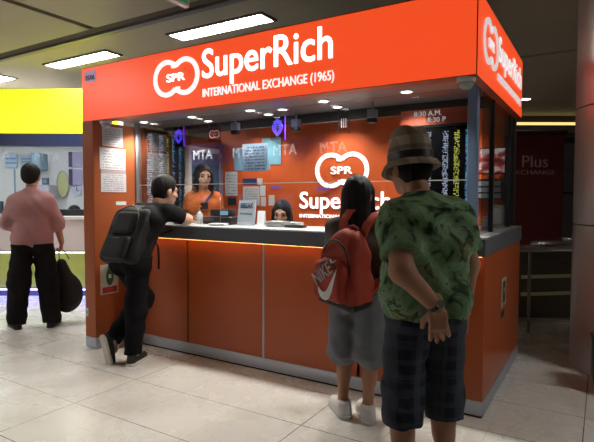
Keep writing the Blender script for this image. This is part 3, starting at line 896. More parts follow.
# side display at the right end
t = thing('display_screen', 'small screen showing a red and white picture, high in the right end of the booth', 'screen', (-0.33, 1.30, 1.63))
MB().box(-0.02, 0.24, 0.0, 0.03, 0, 0.23, 0.004).build('bezel', M_black, t)
pm = mat('picture_red_white', (0.2, 0.03, 0.02), 0.3)
nt = pm.node_tree
vn = nd(nt, 'ShaderNodeTexNoise'); vn.inputs['Scale'].default_value = 13; vn.inputs['Detail'].default_value = 2
tcn = nd(nt, 'ShaderNodeTexCoord'); nt.links.new(tcn.outputs['Object'], vn.inputs['Vector'])
rr = ramp(nt, [(0.38, (0.01, 0.012, 0.012)), (0.45, (0.25, 0.03, 0.03)), (0.52, (0.4, 0.08, 0.07)), (0.58, (0.55, 0.55, 0.52))])
nt.links.new(vn.outputs['Fac'], rr.inputs[0])
nt.links.new(rr.outputs[0], nt.nodes['Principled BSDF'].inputs['Emission Color'])
nt.nodes['Principled BSDF'].inputs['Emission Strength'].default_value = 0.8
MB().prism([(-0.01, 0.01), (0.23, 0.01), (0.23, 0.22), (-0.01, 0.22)], (0, -0.001, 0), X, Z, -Y, 0.001).build('picture', pm, t)
def rack(loc, label, W, H, n):
    t = thing('leaflet_box', label, 'box', loc, 0, 'white boxes on the right end ledge')
    MB().box(0, W, 0, 0.10, 0, H, 0.004).build('body', mat('box_cream', (0.42, 0.40, 0.36), 0.5, noise=0.04), t)
    MB().box(W * 0.1, W * 0.9, -0.002, 0, H * 0.2, H * 0.85).build('front_label', M_paper_plain, t)
rack((-0.28, 0.72, CT1), 'tall cream leaflet box at the left on the right end ledge', 0.07, 0.19, 0)
rack((-0.19, 0.86, CT1), 'short cream leaflet box between the two tall ones on the ledge', 0.05, 0.10, 0)
rack((-0.16, 1.08, CT1), 'tall cream leaflet box at the right on the right end ledge', 0.085, 0.19, 0)
t = thing('slip_rack', 'striped blue and white slip rack on the wall behind the ledge boxes', 'rack', (-0.45, 1.395, 1.42))
b1 = MB(); b2 = MB()
for i in range(3):
    b1.box(0, 0.30, 0, 0.045, i * 0.055, i * 0.055 + 0.04)
    b2.box(0.01, 0.29, -0.001, 0.0, i * 0.055 + 0.041, i * 0.055 + 0.052)
b1.build('slips', mat('slip_pale', (0.36, 0.40, 0.44), 0.5), t)
b2.box(-0.01, 0.31, 0.046, 0.05, -0.01, 0.17).build('rack_back', M_dark, t)

# ------------------------------------------------------------------ people: signed-distance bodies meshed by surface nets
def V3(p):
    return np.array(p, dtype=np.float64)
class SDF:
    def __init__(s, k=0.03):
        s.pr = []
        s.k = k
    def cap(s, a, b, r1, r2=None, cut=None, flat=None):
        s.pr.append(('c', V3(a), V3(b), r1, r1 if r2 is None else r2, cut or [], flat))
        return s
    def ell(s, c, r, rot=None, cut=None):
        s.pr.append(('e', V3(c), V3(r), rot, None, cut or [], None))
        return s
    def rbox(s, c, hs, r, rot=None, cut=None):
        s.pr.append(('b', V3(c), V3(hs), r, rot, cut or [], None))
        return s
    def bounds(s, p):
        if p[0] == 'c':
            m = max(p[3], p[4])
            return np.minimum(p[1], p[2]) - m, np.maximum(p[1], p[2]) + m
        if p[0] == 'e':
            m = max(p[2])
            return p[1] - m, p[1] + m
        m = np.linalg.norm(p[2]) + p[3]
        return p[1] - m, p[1] + m
    def mesh(s, h, cuts=(), disp=None, subtract=None):
        lo = np.min([s.bounds(p)[0] for p in s.pr], axis=0) - 4 * h
        hi = np.max([s.bounds(p)[1] for p in s.pr], axis=0) + 4 * h
        n = np.ceil((hi - lo) / h).astype(int) + 1
        ax = [lo[i] + h * np.arange(n[i]) for i in range(3)]
        F = np.full(n, 0.25)
        for p in s.pr:
            a, b = s.bounds(p)
            mg = s.k * 1.2 + 3 * h
            i0 = np.maximum(0, np.floor((a - mg - lo) / h).astype(int))
            i1 = np.minimum(n, np.ceil((b + mg - lo) / h).astype(int) + 1)
            P = np.stack(np.meshgrid(*[ax[i][i0[i]:i1[i]] for i in range(3)], indexing='ij'), -1)
            if p[0] == 'c':
                A, Bv = p[1], p[2]
                ba = Bv - A
                pa = P - A
                tt = np.clip(pa @ ba / max(ba @ ba, 1e-12), 0, 1)
                q = pa - tt[..., None] * ba
                if p[6] is not None:
                    nn, fc = V3(p[6][0]), p[6][1]
                    q = q + (q @ nn)[..., None] * nn * (fc - 1)
                d = np.sqrt((q * q).sum(-1)) - (p[3] + (p[4] - p[3]) * tt)
            elif p[0] == 'e':
                q = P - p[1]
                if p[3] is not None:
                    q = q @ p[3]
                k0 = np.sqrt(((q / p[2]) ** 2).sum(-1))
                k1 = np.sqrt(((q / p[2] ** 2) ** 2).sum(-1)) + 1e-9
                d = k0 * (k0 - 1.0) / k1
            else:
                q = P - p[1]
                if p[4] is not None:
                    q = q @ p[4]
                q = np.abs(q) - p[2]
                d = np.sqrt((np.maximum(q, 0) ** 2).sum(-1)) + np.minimum(q.max(-1), 0) - p[3]
            for (pt, nrm) in p[5]:
                d = np.maximum(d, (P - V3(pt)) @ V3(nrm))
            sl = tuple(slice(i0[i], i1[i]) for i in range(3))
            f = F[sl]
            hh = np.clip(0.5 + 0.5 * (f - d) / s.k, 0, 1)
            F[sl] = f * (1 - hh) + d * hh - s.k * hh * (1 - hh)
        if disp is not None or cuts or subtract:
            P = np.stack(np.meshgrid(*ax, indexing='ij'), -1)
            if disp is not None:
                F = F + disp(P[..., 0], P[..., 1], P[..., 2])
            for (pt, nrm) in cuts:
                F = np.maximum(F, (P - V3(pt)) @ V3(nrm))
            for (c, r) in (subtract or ()):
                q = P - V3(c)
                r = V3(r)
                k0 = np.sqrt(((q / r) ** 2).sum(-1))
                k1 = np.sqrt(((q / r ** 2) ** 2).sum(-1)) + 1e-9
                F = np.maximum(F, -(k0 * (k0 - 1.0) / k1))
        return surfnet(F, lo, h)

def surfnet(F, lo, h):
    S = F < 0
    n = np.array(F.shape) - 1
    cnt = np.zeros(n)
    acc = np.zeros((*n, 3))
    corner = lambda A, i, j, k: A[i:i + n[0], j:j + n[1], k:k + n[2]]
    for axis in range(3):
        o1, o2 = [a for a in range(3) if a != axis]
        for u in (0, 1):
            for v in (0, 1):
                c = [0, 0, 0]
                c[o1], c[o2] = u, v
                d = list(c)
                d[axis] = 1
                fa, fb = corner(F, *c), corner(F, *d)
                m = (fa < 0) != (fb < 0)
                t = np.where(m, fa / np.where(m, fa - fb, 1), 0)
                cnt += m
                for q in range(3):
                    acc[..., q] += np.where(m, (t if q == axis else c[q]), 0)
    act = cnt > 0
    idx = np.full(n, -1)
    idx[act] = np.arange(act.sum())
    base = np.stack(np.nonzero(act), -1)
    verts = lo + h * (base + acc[act] / cnt[act][:, None])
    faces = []
    for axis in range(3):
        o1, o2 = [(1, 2), (2, 0), (0, 1)][axis]
        sh = list(F.shape)
        sl0 = [slice(None)] * 3
        sl1 = [slice(None)] * 3
        sl0[axis] = slice(0, -1)
        sl1[axis] = slice(1, None)
        a, b = S[tuple(sl0)], S[tuple(sl1)]
        E = np.stack(np.nonzero(a != b), -1)
        E = E[(E[:, o1] > 0) & (E[:, o2] > 0) & (E[:, o1] < n[o1]) & (E[:, o2] < n[o2])]
        if len(E) == 0:
            continue
        sg = a[tuple(E.T)]
        q = []
        for (du, dv) in ((-1, -1), (0, -1), (0, 0), (-1, 0)):
            C = E.copy()
            C[:, o1] += du
            C[:, o2] += dv
            q.append(idx[tuple(C.T)])
        q = np.stack(q, -1)
        q[~sg] = q[~sg][:, ::-1]
        faces.append(q)
    return verts, np.concatenate(faces)

def np_mesh(name, parts, mats, parent=None, relax=2, matfn=None):
    vs, fs, off = [], [], 0
    for v, f in parts:
        v = v.copy()
        for _ in range(relax):       # light Laplacian smoothing
            e = np.concatenate([f[:, [0, 1]], f[:, [1, 2]], f[:, [2, 3]], f[:, [3, 0]]])
            s_ = np.zeros_like(v)
            c = np.zeros(len(v))
            np.add.at(s_, e[:, 0], v[e[:, 1]])
            np.add.at(s_, e[:, 1], v[e[:, 0]])
            np.add.at(c, e[:, 0], 1)
            np.add.at(c, e[:, 1], 1)
            v = v * 0.5 + 0.5 * s_ / np.maximum(c, 1)[:, None]
        vs.append(v)
        fs.append(f + off)
        off += len(v)
    v, f = np.concatenate(vs), np.concatenate(fs)
    me = bpy.data.meshes.new(name)
    me.from_pydata(v.tolist(), [], f.tolist())
    for m in (mats if isinstance(mats, (list, tuple)) else [mats]):
        me.materials.append(m)
    me.polygons.foreach_set('use_smooth', [True] * len(f))
    if matfn is not None:
        me.polygons.foreach_set('material_index', matfn(v[f].mean(1)).astype(np.int32))
    me.update()
    o = bpy.data.objects.new(name, me)
    COL.objects.link(o)
    if parent is not None:
        o.parent = parent
    return o

def unit(v):
    v = V3(v)
    return v / (np.linalg.norm(v) + 1e-12)

def hand_sdf(wr, d, palm_n, thumb, s=1.0, curl=(20, 30), spread=0.1):
    """wr wrist, d finger direction, palm_n = the way the palm faces, thumb = thumb-side direction"""
    d = unit(d); t = unit(V3(thumb) - d * np.dot(thumb, d)); n = unit(V3(palm_n) - d * np.dot(palm_n, d) - t * np.dot(palm_n, t))
    H = SDF(0.008 * s)
    wr = V3(wr)
    H.cap(wr - d * 0.03 * s, wr + d * 0.02 * s, 0.026 * s, 0.027 * s, flat=(n, 1.25))
    rot = np.stack([d, t, n], -1)
    H.rbox(wr + d * 0.052 * s, (0.030 * s, 0.026 * s, 0.004 * s), 0.011 * s, rot)
    L = (0.068, 0.076, 0.070, 0.055)
    for i in range(4):
        off = (1.5 - i) * 0.0195 * s
        p = wr + d * (0.085 - 0.004 * abs(i - 1)) * s + t * off
        ang = 0.0
        rr = (0.0090 - 0.0006 * (i == 3)) * s
        dirn = unit(d + t * (1.5 - i) * spread)
        for j, fr in enumerate((0.45, 0.30, 0.25)):
            ang += R(curl[0] if j == 0 else curl[1])
            dd = unit(dirn * math.cos(ang) + n * math.sin(ang))
            q = p + dd * L[i] * fr * s
            H.cap(p, q, rr, rr * 0.93)
            p = q
            rr *= 0.93
    p = wr + d * 0.022 * s + t * 0.024 * s
    q = p + unit(d * 0.7 + t * 0.7 + n * 0.25) * 0.045 * s
    H.cap(p, q, 0.014 * s, 0.011 * s)
    H.cap(q, q + unit(d * 0.95 + t * 0.25 + n * 0.3) * 0.032 * s, 0.0105 * s, 0.009 * s)
    return H.mesh(0.0042 * s)

def head_frame(fwd, tilt_up=(0, 0, 1)):
    f = unit(fwd)
    r = unit(np.cross(f, tilt_up))
    u = np.cross(r, f)
    return r, f, u

class Person:
    """joints in a local frame: faces +y, right hand +x"""
    def __init__(s, name, label, loc, rz, skin, J, bulk=1.0, head_s=1.0, fem=False):
        s.root = thing(name, label, 'person', loc, rz)
        s.J = {k: V3(v) for k, v in J.items() if k not in ('fwd', 'hup')}
        s.fwd = J.get('fwd', (0, 1, 0))
        s.hup = J.get('hup', (0, 0, 1))
        s.b, s.hs, s.skin, s.fem = bulk, head_s, skin, fem
        s.ak = 1.0
        s.hands = []
    def arm_prims(s, S, grow=0.0, upto=1.0, sides='LR', low=None, mult=1.0):
        J, b = s.J, s.b
        for sd in sides:
            sh, el, wr = J['sh' + sd], J['el' + sd], J['wr' + sd]
            ru, re, rw = 0.050 * b * mult * s.ak + grow, 0.042 * b * mult * s.ak + grow, 0.028 * b * s.ak + grow
            if upto <= 1.0:
                e = sh + (el - sh) * upto
                dirn = unit(el - sh)
                S.cap(sh, e + dirn * 0.03, ru, ru + (re - ru) * upto, cut=[(e, dirn)] if upto < 1 or grow > 0 else [])
            else:
                S.cap(sh, el, ru, re)
                e = el + (wr - el) * (upto - 1)
                dirn = unit(wr - el)
                rr_ = re + (rw - re) * (upto - 1)
                S.cap(el, e + (dirn * 0.03 if grow > 0 else 0), re, rr_, cut=[(e, dirn)] if grow > 0 else [])
    def torso_prims(s, S, grow=0.0, cut=None):
        J, b = s.J, s.b
        sx = unit(J['shR'] - J['shL'])
        hx = unit(J['hipR'] - J['hipL'])
        c = cut or []
        wd = 0.85 if s.fem else 1.0
        S.cap(J['shL'] + sx * 0.03, J['shR'] - sx * 0.03, 0.055 * b + grow, cut=c)
        S.cap(J['che'] - sx * 0.075 * b, J['che'] + sx * 0.075 * b, 0.112 * b + grow, cut=c)
        S.cap(J['che'] - sx * 0.07 * b, J['wai'] - hx * 0.045 * b * wd, 0.105 * b + grow, 0.105 * b * wd + grow, cut=c)
        S.cap(J['che'] + sx * 0.07 * b, J['wai'] + hx * 0.045 * b * wd, 0.105 * b + grow, 0.105 * b * wd + grow, cut=c)
        S.cap(J['wai'] - hx * 0.045 * b * wd, J['pel'] - hx * 0.065, 0.105 * b * wd + grow, 0.115 * b + grow, cut=c)
        S.cap(J['wai'] + hx * 0.045 * b * wd, J['pel'] + hx * 0.065, 0.105 * b * wd + grow, 0.115 * b + grow, cut=c)
        S.cap(J['nk'] - V3((0, 0, 0.02)), J['shL'] * 0.6 + J['nk'] * 0.4 - V3((0, 0, 0.012)), 0.05 * b + grow * 0.7, 0.045 * b + grow, cut=c)
        S.cap(J['nk'] - V3((0, 0, 0.02)), J['shR'] * 0.6 + J['nk'] * 0.4 - V3((0, 0, 0.012)), 0.05 * b + grow * 0.7, 0.045 * b + grow, cut=c)
    def leg_prims(s, S, grow=0.0, upto=2.0, flare=0.0, sides='LR'):
        J, b = s.J, s.b
        for sd in sides:
            hp, kn, an = J['hip' + sd], J['kn' + sd], J['an' + sd]
            rh, rk, ra = 0.088 * b + grow, 0.056 * b + grow + flare, 0.036 * b + grow + flare
            S.cap(hp, hp + V3((0, -0.03, -0.02)), rh * 1.08, rh)
            if upto <= 1:
                e = hp + (kn - hp) * upto
                S.cap(hp, e + unit(kn - hp) * 0.03, rh, rh + (rk - rh) * upto, cut=[(e, unit(kn - hp))])
            else:
                S.cap(hp, kn, rh, rk)
                e = kn + (an - kn) * (upto - 1)
                d = unit(an - kn)
                S.cap(kn, e + (d * 0.03 if grow > 0 else 0), rk, rk + (ra - rk) * (upto - 1), cut=[(e, d)] if grow > 0 else [])
                if grow == 0:
                    back = unit(np.cross(d, unit(J['hipR'] - J['hipL'])))
                    cm = kn + (an - kn) * 0.33 + back * -0.018
                    S.cap(kn + (an - kn) * 0.15 - back * 0.008, kn + (an - kn) * 0.5 - back * 0.012, 0.053 * b, 0.044 * b)
    def body(s, h=0.012, legs=True):
        S = SDF(0.03)
        s.torso_prims(S)
        s.arm_prims(S, upto=2.0)
        J = s.J
        if legs:
            s.leg_prims(S)
            for sd in 'LR':
                S.cap(J['an' + sd] + V3((0, 0, -0.01)), J['toe' + sd], 0.034, 0.024)
        hc = J['head']
        S.cap(J['nk'] + V3((0, 0, -0.05)), hc + V3((0, 0, -0.05)), 0.054 * s.b ** 0.6, 0.052 * s.b ** 0.6)
        parts = [S.mesh(h)]
        r, f, u = head_frame(s.fwd, s.hup)
        k = s.hs
        rot = np.stack([r, f, u], -1)
        at = lambda a, b_, c: hc + (r * a + f * b_ + u * c) * k
        Hd = SDF(0.016 * k)
        Hd.ell(at(0, -0.012, 0.028), (0.077 * k, 0.098 * k, 0.092 * k), rot)
        Hd.ell(at(0, 0.022, -0.035), (0.060 * k, 0.066 * k, 0.078 * k), rot)
        Hd.ell(at(0, 0.055, -0.085), (0.030 * k, 0.028 * k, 0.024 * k), rot)
        Hd.cap(at(0, 0.088, 0.022), at(0, 0.106, -0.018), 0.009 * k, 0.014 * k)
        for sg in (-1, 1):
            Hd.ell(at(sg * 0.080, -0.012, -0.004), (0.012 * k, 0.022 * k, 0.034 * k), rot)
            Hd.cap(at(sg * 0.014, 0.086, 0.030), at(sg * 0.048, 0.074, 0.032), 0.010 * k, 0.009 * k)
            Hd.ell(at(sg * 0.033, 0.071, 0.010), (0.014 * k, 0.011 * k, 0.009 * k), rot)
            Hd.ell(at(sg * 0.045, 0.055, -0.022), (0.022 * k, 0.022 * k, 0.018 * k), rot)
        Hd.cap(at(-0.018, 0.081, -0.052), at(0.018, 0.081, -0.052), 0.010 * k)
        Hd.cap(at(0, 0.0, -0.06), hc + (J['nk'] - hc) * 0.7, 0.048 * k, 0.052 * k)
        hm = Hd.mesh(0.0062 * k)
        parts.append(hm)
        parts += s.hands
        eyes = [at(sg * 0.033, 0.082, 0.012) for sg in (-1, 1)]
        brows = [(at(sg * 0.018, 0.094, 0.036), at(sg * 0.048, 0.08, 0.038)) for sg in (-1, 1)]
        mouth = (at(-0.017, 0.090, -0.052), at(0.017, 0.090, -0.052))
        def mf(c):
            o = np.zeros(len(c))
            def seg(a, b_, rad):
                ba = b_ - a
                t = np.clip((c - a) @ ba / (ba @ ba), 0, 1)
                return np.linalg.norm(c - a - t[:, None] * ba, axis=1) < rad
            o[seg(*mouth, 0.008 * k)] = 2
            for e in eyes:
                o[np.linalg.norm((c - e) / 1.0, axis=1) < 0.0115 * k] = 1
            for a, b_ in brows:
                o[seg(a, b_, 0.006 * k)] = 1
            return o
        s.body_ob = np_mesh('body', parts, [s.skin, M_eye, M_lip], s.root, relax=1, matfn=mf)
        s.hf = (r, f, u, rot, at, k)
        return s
    def short_hair(s, m=None, low=-0.03):
        r, f, u, rot, at, k = s.hf
        S = SDF(0.02)
        S.ell(at(0, -0.018, 0.042), (0.090 * k, 0.108 * k, 0.104 * k), rot)
        S.ell(at(0, -0.045, -0.005), (0.078 * k, 0.075 * k, 0.075 * k), rot)
        v = S.mesh(0.008, cuts=[(at(0, 0.052, 0.05), unit(f * 0.92 - u * 0.38)), (at(0, -0.02, low), unit(f * 0.62 - u * 0.78))],
                   disp=lambda x, y, z: 0.0025 * np.sin(95 * x + 31 * z) * np.sin(80 * y + 20 * x))
        return np_mesh('hair', [v], m or M_hair, s.root, relax=1)
    def long_hair(s, length, front=True, m=None, width=0.085):
        r, f, u, rot, at, k = s.hf
        S = SDF(0.03)
        hc = s.J['head']
        S.ell(at(0, -0.018, 0.034), (0.088 * k, 0.106 * k, 0.101 * k), rot)
        dn = V3((0, 0, -1))
        S.cap(at(-0.035, -0.05, 0.0), at(-0.038, -0.075, -0.05) + dn * length, 0.055 * k, width * 0.55)
        S.cap(at(0.035, -0.05, 0.0), at(0.038, -0.075, -0.05) + dn * length * 0.95, 0.055 * k, width * 0.55)
        S.cap(at(0.0, -0.06, 0.0), at(0, -0.085, -0.05) + dn * length * 1.02, 0.055 * k, width * 0.5)
        if front:
            for sg in (-1, 1):
                S.cap(at(sg * 0.068, 0.02, 0.03), at(sg * 0.085, 0.03, -0.06) + dn * length * 0.6, 0.026 * k, 0.03)
        v = S.mesh(0.008, disp=lambda x, y, z: 0.003 * np.sin(130 * x + 6 * z) * np.cos(110 * y),
                   subtract=[(at(0, 0.095, -0.015), (0.060 * k, 0.075 * k, 0.090 * k))])
        return np_mesh('hair', [v], m or M_hair, s.root, relax=1)
    def folds(s, A=0.004, f1=38, ph=0.0):
        return lambda x, y, z: A * (np.sin(f1 * z + 9 * x + 6 * np.sin(7 * x + ph) + ph) * np.sin(11 * x + 5 * z + ph) + 0.7 * np.sin(22 * x - 17 * z + 13 * y + ph))
    def shirt(s, m, hem, upto=0.62, grow=0.016, sl_grow=0.022, neck=None, h=0.010, name='shirt', A=0.004, hemn=(0, 0, -1), hemp=None, open_=False):
        S = SDF(0.035)
        p = hemp if hemp is not None else (0, 0, hem)
        s.torso_prims(S, grow, cut=[(p, hemn)])
        s.arm_prims(S, sl_grow, upto, mult=1.08)
        nk = s.J['nk']
        ncut = [] if neck is None else [(nk + V3((0, 0, neck)), unit((0, 0.15, 1)))]
        v = S.mesh(h, cuts=ncut, disp=s.folds(A))
        return np_mesh(name, [v], m, s.root, relax=2)
    def bottoms(s, m, upto, waist, grow=0.014, flare=0.02, h=0.010, name='trousers', A=0.004):
        S = SDF(0.03)
        J = s.J
        hx = unit(J['hipR'] - J['hipL'])
        S.cap(J['pel'] - hx * 0.065, J['pel'] + hx * 0.065, 0.115 * s.b + grow)
        S.cap(J['pel'] - hx * 0.065, J['wai'] - hx * 0.05, 0.115 * s.b + grow, 0.108 * s.b + grow)
        S.cap(J['pel'] + hx * 0.065, J['wai'] + hx * 0.05, 0.115 * s.b + grow, 0.108 * s.b + grow)
        s.leg_prims(S, grow, upto, flare)
        v = S.mesh(h, cuts=[((0, 0, waist), (0, 0, 1))], disp=s.folds(A, 45, 1.3))
        return np_mesh(name, [v], m, s.root, relax=2)
    def shoe(s, sd, m_up, m_sole, d=None, up=(0, 0, 1), L=0.27, lace=None, fat=1.0):
        """shoe under ankle joint; d = toe direction, up = shoe's own up"""
        J = s.J
        d = unit(d if d is not None else (J['toe' + sd] - J['an' + sd]) * V3((1, 1, 0)))
        up = unit(V3(up) - d * np.dot(up, d))
        sdv = np.cross(d, up)
        an = J['an' + sd]
        so = an - up * 0.062                # sole top centre under the ankle
        rot = np.stack([d, sdv, up], -1)
        S = SDF(0.02)
        S.cap(so - d * 0.045 + up * 0.012, so - d * 0.03 + up * 0.05 * fat, 0.034 * fat, 0.036 * fat)
        S.cap(so - d * 0.03 + up * 0.008, so + d * (L - 0.10) + up * 0.002, 0.036 * fat, 0.038 * fat)
        S.cap(so + up * 0.045, so + d * (L - 0.13) + up * 0.012, 0.036 * fat, 0.03 * fat)
        v = S.mesh(0.007, cuts=[(so - up * 0.014, -up), (so + up * 0.072 * fat, unit(up - d * 0.15))])
        o = np_mesh('shoe', [v], m_up, s.root, relax=1)
        S2 = SDF(0.01)
        S2.cap(so - d * 0.045 - up * 0.016, so - d * 0.02 - up * 0.016, 0.039 * fat, 0.039 * fat)
        S2.cap(so - d * 0.02 - up * 0.016, so + d * (L - 0.10) - up * 0.016, 0.039 * fat, 0.043 * fat)
        v2 = S2.mesh(0.006, cuts=[(so - up * 0.0, up), (so - up * 0.026, -up)])
        np_mesh('sole', [v2], m_sole, o, relax=0)
        if lace:
            lb = MB()
            for i in range(4):
                c = Vector(so + d * (0.035 + 0.028 * i) + up * (0.072 - 0.010 * i))
                lb.tube([c - Vector(sdv) * 0.022, c + Vector(up) * 0.006, c + Vector(sdv) * 0.022], 0.003, 6)
            lb.build('laces', lace, o)
        return o

def stand(h, stance=0.10, **kw):
    s = h / 1.75
    J = dict(pel=(0, 0, 0.96 * s), wai=(0, 0.005, 1.10 * s), che=(0, 0, 1.30 * s), nk=(0, -0.01, 1.475 * s), head=(0, 0.02, 1.63 * s),
             shL=(-0.172 * s, 0, 1.395 * s), shR=(0.172 * s, 0, 1.395 * s), hipL=(-0.085 * s, 0, 0.92 * s), hipR=(0.085 * s, 0, 0.92 * s),
             knL=(-stance, 0.015, 0.50 * s), knR=(stance, 0.015, 0.50 * s), anL=(-stance, -0.02, 0.088), anR=(stance, -0.02, 0.088),
             toeL=(-stance - 0.03, 0.13, 0.035), toeR=(stance + 0.03, 0.13, 0.035),
             elL=(-0.24 * s, -0.02, 1.13 * s), elR=(0.24 * s, -0.02, 1.13 * s), wrL=(-0.25 * s, 0.04, 0.88 * s), wrR=(0.25 * s, 0.04, 0.88 * s))
    J.update(kw)
    return J

# ---- man in the plaid hat
M_camo = cloth_pattern('green_print_cotton', [(0.32, (0.014, 0.020, 0.014)), (0.41, (0.03, 0.055, 0.032)), (0.46, (0.12, 0.21, 0.11)), (0.53, (0.16, 0.27, 0.14)), (0.58, (0.23, 0.35, 0.23)), (0.62, (0.04, 0.065, 0.04)), (0.69, (0.30, 0.32, 0.14))], 6.5, 0.8)
M_short_plaid = plaid('navy_plaid_cotton', (0.022, 0.027, 0.040), (0.065, 0.075, 0.095), (0.055, 0.065, 0.085), 55, 85)
M_hat = plaid('brown_plaid_wool', (0.24, 0.20, 0.15), (0.46, 0.39, 0.30), (0.10, 0.08, 0.062), 66, 66)
J = stand(1.74, 0.11,
          head=(-0.01, 0.155, 1.555), nk=(0, 0.045, 1.425), fwd=(-0.12, 1, -0.05), che=(0, -0.015, 1.255), wai=(0, 0.02, 1.08),
          shL=(-0.156, 0.0, 1.315), shR=(0.156, 0.0, 1.315),
          elL=(-0.222, -0.180, 1.11), wrL=(-0.070, -0.205, 0.955),
          elR=(0.235, 0.01, 1.10), wrR=(0.24, 0.045, 0.855))
hm = Person('person', 'man in green patterned shirt and plaid hat, back turned, hand on hip', (-0.068, -1.02, 0), R(48), M_skin, J, bulk=1.10, head_s=1.05)
hm.ak = 1.1
hm.hands = [hand_sdf(J['wrL'], (0.12, -0.02, -1.0), (0.45, 0.85, 0.1), (-0.857, 0.5, -0.1), 1.1, (12, 20)),
            hand_sdf(J['wrR'], (-0.02, 0.15, -1), (-1, 0.1, 0), (0, 1, 0.2), 1.05, (18, 28))]
hm.body(0.011)
hm.shirt(M_camo, 0.765, 0.70, 0.030, 0.024, neck=0.02, h=0.0095, A=0.0065)
hm.bottoms(M_short_plaid, 1.33, 0.88, 0.012, 0.024, h=0.0095, name='shorts', A=0.006)
hm.short_hair(low=-0.045)
for sd in 'LR':
    hm.shoe(sd, mat('sandal_leather', (0.05, 0.035, 0.025), 0.6, noise=0.1), M_black)
r, f, u, rot, at, k = hm.hf
hat = bpy.data.objects.new('hat', None)
COL.objects.link(hat)
hat.parent = hm.root
hat.matrix_local = Matrix.Translation(Vector(at(0, -0.012, 0.040))) @ Matrix([[r[i], f[i], u[i]] for i in range(3)]).to_4x4() @ Matrix.Rotation(R(-4), 4, 'X') @ Matrix.Diagonal((1.04, 1.04, 1.27, 1))
prof = [(0.106, 0.0), (0.102, 0.045), (0.092, 0.090), (0.078, 0.120), (0.060, 0.136), (0.03, 0.143), (0.003, 0.144)]
mb = MB()
rings = []
for (rr_, z) in prof:
    ring = []
    for i in range(48):
        a = 2 * math.pi * i / 48
        x, y = rr_ * math.cos(a) * 0.94, rr_ * math.sin(a) * 1.12
        zz = z - 0.022 * math.exp(-(x / 0.03) ** 2) * (z > 0.11)
        ring.append(mb.bm.verts.new((x, y, zz)))
    rings.append(ring)
for A_, B_ in zip(rings, rings[1:]):
    for i in range(48):
        mb.bm.faces.new((A_[i], A_[(i + 1) % 48], B_[(i + 1) % 48], B_[i]))
mb.bm.faces.new(rings[-1])
mb.build('crown', M_hat, hat, smooth='all')
mb = MB()
rings = []
for (dr, z, tp) in ((0.0, 0.004, 0), (0.022, -0.016, 0), (0.036, -0.040, 0), (0.034, -0.044, 0), (0.018, -0.022, 0), (0.0, -0.002, 0)):
    rings.append([mb.bm.verts.new(((0.104 + dr) * 0.94 * math.cos(2 * math.pi * i / 48), (0.104 * 1.12 + dr) * math.sin(2 * math.pi * i / 48),
                  z - (dr / 0.05) * (0.020 * math.sin(2 * math.pi * i / 48)) + (dr / 0.05) * 0.016 * abs(math.cos(2 * math.pi * i / 48)))) for i in range(48)])
for A_, B_ in zip(rings, rings[1:] + rings[:1]):
    for i in range(48):
        mb.bm.faces.new((A_[i], A_[(i + 1) % 48], B_[(i + 1) % 48], B_[i]))
mb.build('brim', M_hat, hat, smooth='all')
mb = MB()
mb.lathe([(0.1, 0.002), (0.108, 0.002), (0.1075, 0.03), (0.1, 0.03)], seg=48, loop=True)
for v in mb.bm.verts:
    v.co.x *= 0.94
    v.co.y *= 1.12
mb.build('hat_band', M_black, hat, smooth=40)
# watch on the left wrist
wr, el = Vector(J['wrL']), Vector(J['elL'])
d = (wr - el).normalized()
wt = bpy.data.objects.new('wristwatch', None)
COL.objects.link(wt)
wt.parent = hm.root
q = Vector((0, 0, 1)).rotation_difference(d)
wt.matrix_local = Matrix.Translation(wr - d * 0.015) @ q.to_matrix().to_4x4()
MB().lathe([(0.031, -0.010), (0.035, -0.010), (0.035, 0.010), (0.031, 0.010)], seg=28, loop=True).build('strap', M_black, wt, smooth=40)
qq = q.inverted() @ Vector((0.2, -1, 0.2))
aa = math.atan2(qq.y, qq.x)
MB().cyl((0.034 * math.cos(aa), 0.034 * math.sin(aa), 0), (0.045 * math.cos(aa), 0.045 * math.sin(aa), 0), 0.018, bev=0.002).build('dial', mat('watch_steel', (0.6, 0.58, 0.5), 0.25, 0.9), wt, smooth=35)

# ---- girl with the red backpack
M_tee = mat('grey_beige_cotton', (0.095, 0.088, 0.075), 0.9, noise=0.12, nscale=10, bump=0.3, bscale=18, spec=0.15)
M_grey_short = mat('grey_blue_cotton', (0.155, 0.170, 0.19), 0.9, noise=0.15, nscale=22, bump=0.3, bscale=22, spec=0.15)
M_white_shoe = mat('white_mesh', (0.62, 0.60, 0.60), 0.7, noise=0.06, nscale=40)
J = stand(1.535, 0.085, fwd=(0.1, 1, -0.05),
          elL=(-0.20, 0.05, 1.00), wrL=(-0.06, 0.24, 0.98), elR=(0.195, -0.03, 1.01), wrR=(0.17, 0.18, 0.99),
          knL=(-0.09, 0.01, 0.43), knR=(0.09, 0.01, 0.43), toeL=(-0.145, 0.06, 0.045), toeR=(0.035, 0.075, 0.045))
gl = Person('person', 'girl with long black hair, grey shorts and white sneakers facing the counter', (-0.705, -0.39, 0), R(4), M_skin, J, bulk=0.92, head_s=1.03, fem=True)
gl.hands = [hand_sdf(J['wrL'], (0.5, 0.7, 0.2), (0.3, -0.2, 1), (-0.6, 0.6, 0.5), 0.9, (35, 40)),
            hand_sdf(J['wrR'], (-0.3, 0.8, 0.35), (-1, 0, 0.3), (0, -0.3, 1), 0.9, (35, 45))]
gl.body(0.011)
gl.shirt(M_tee, 0.80, 1.55, 0.016, 0.020, neck=0.015, h=0.0095, A=0.004)
gl.bottoms(M_grey_short, 1.08, 0.93, 0.022, 0.036, h=0.0095, name='shorts', A=0.005)
gl.long_hair(0.36, width=0.135)
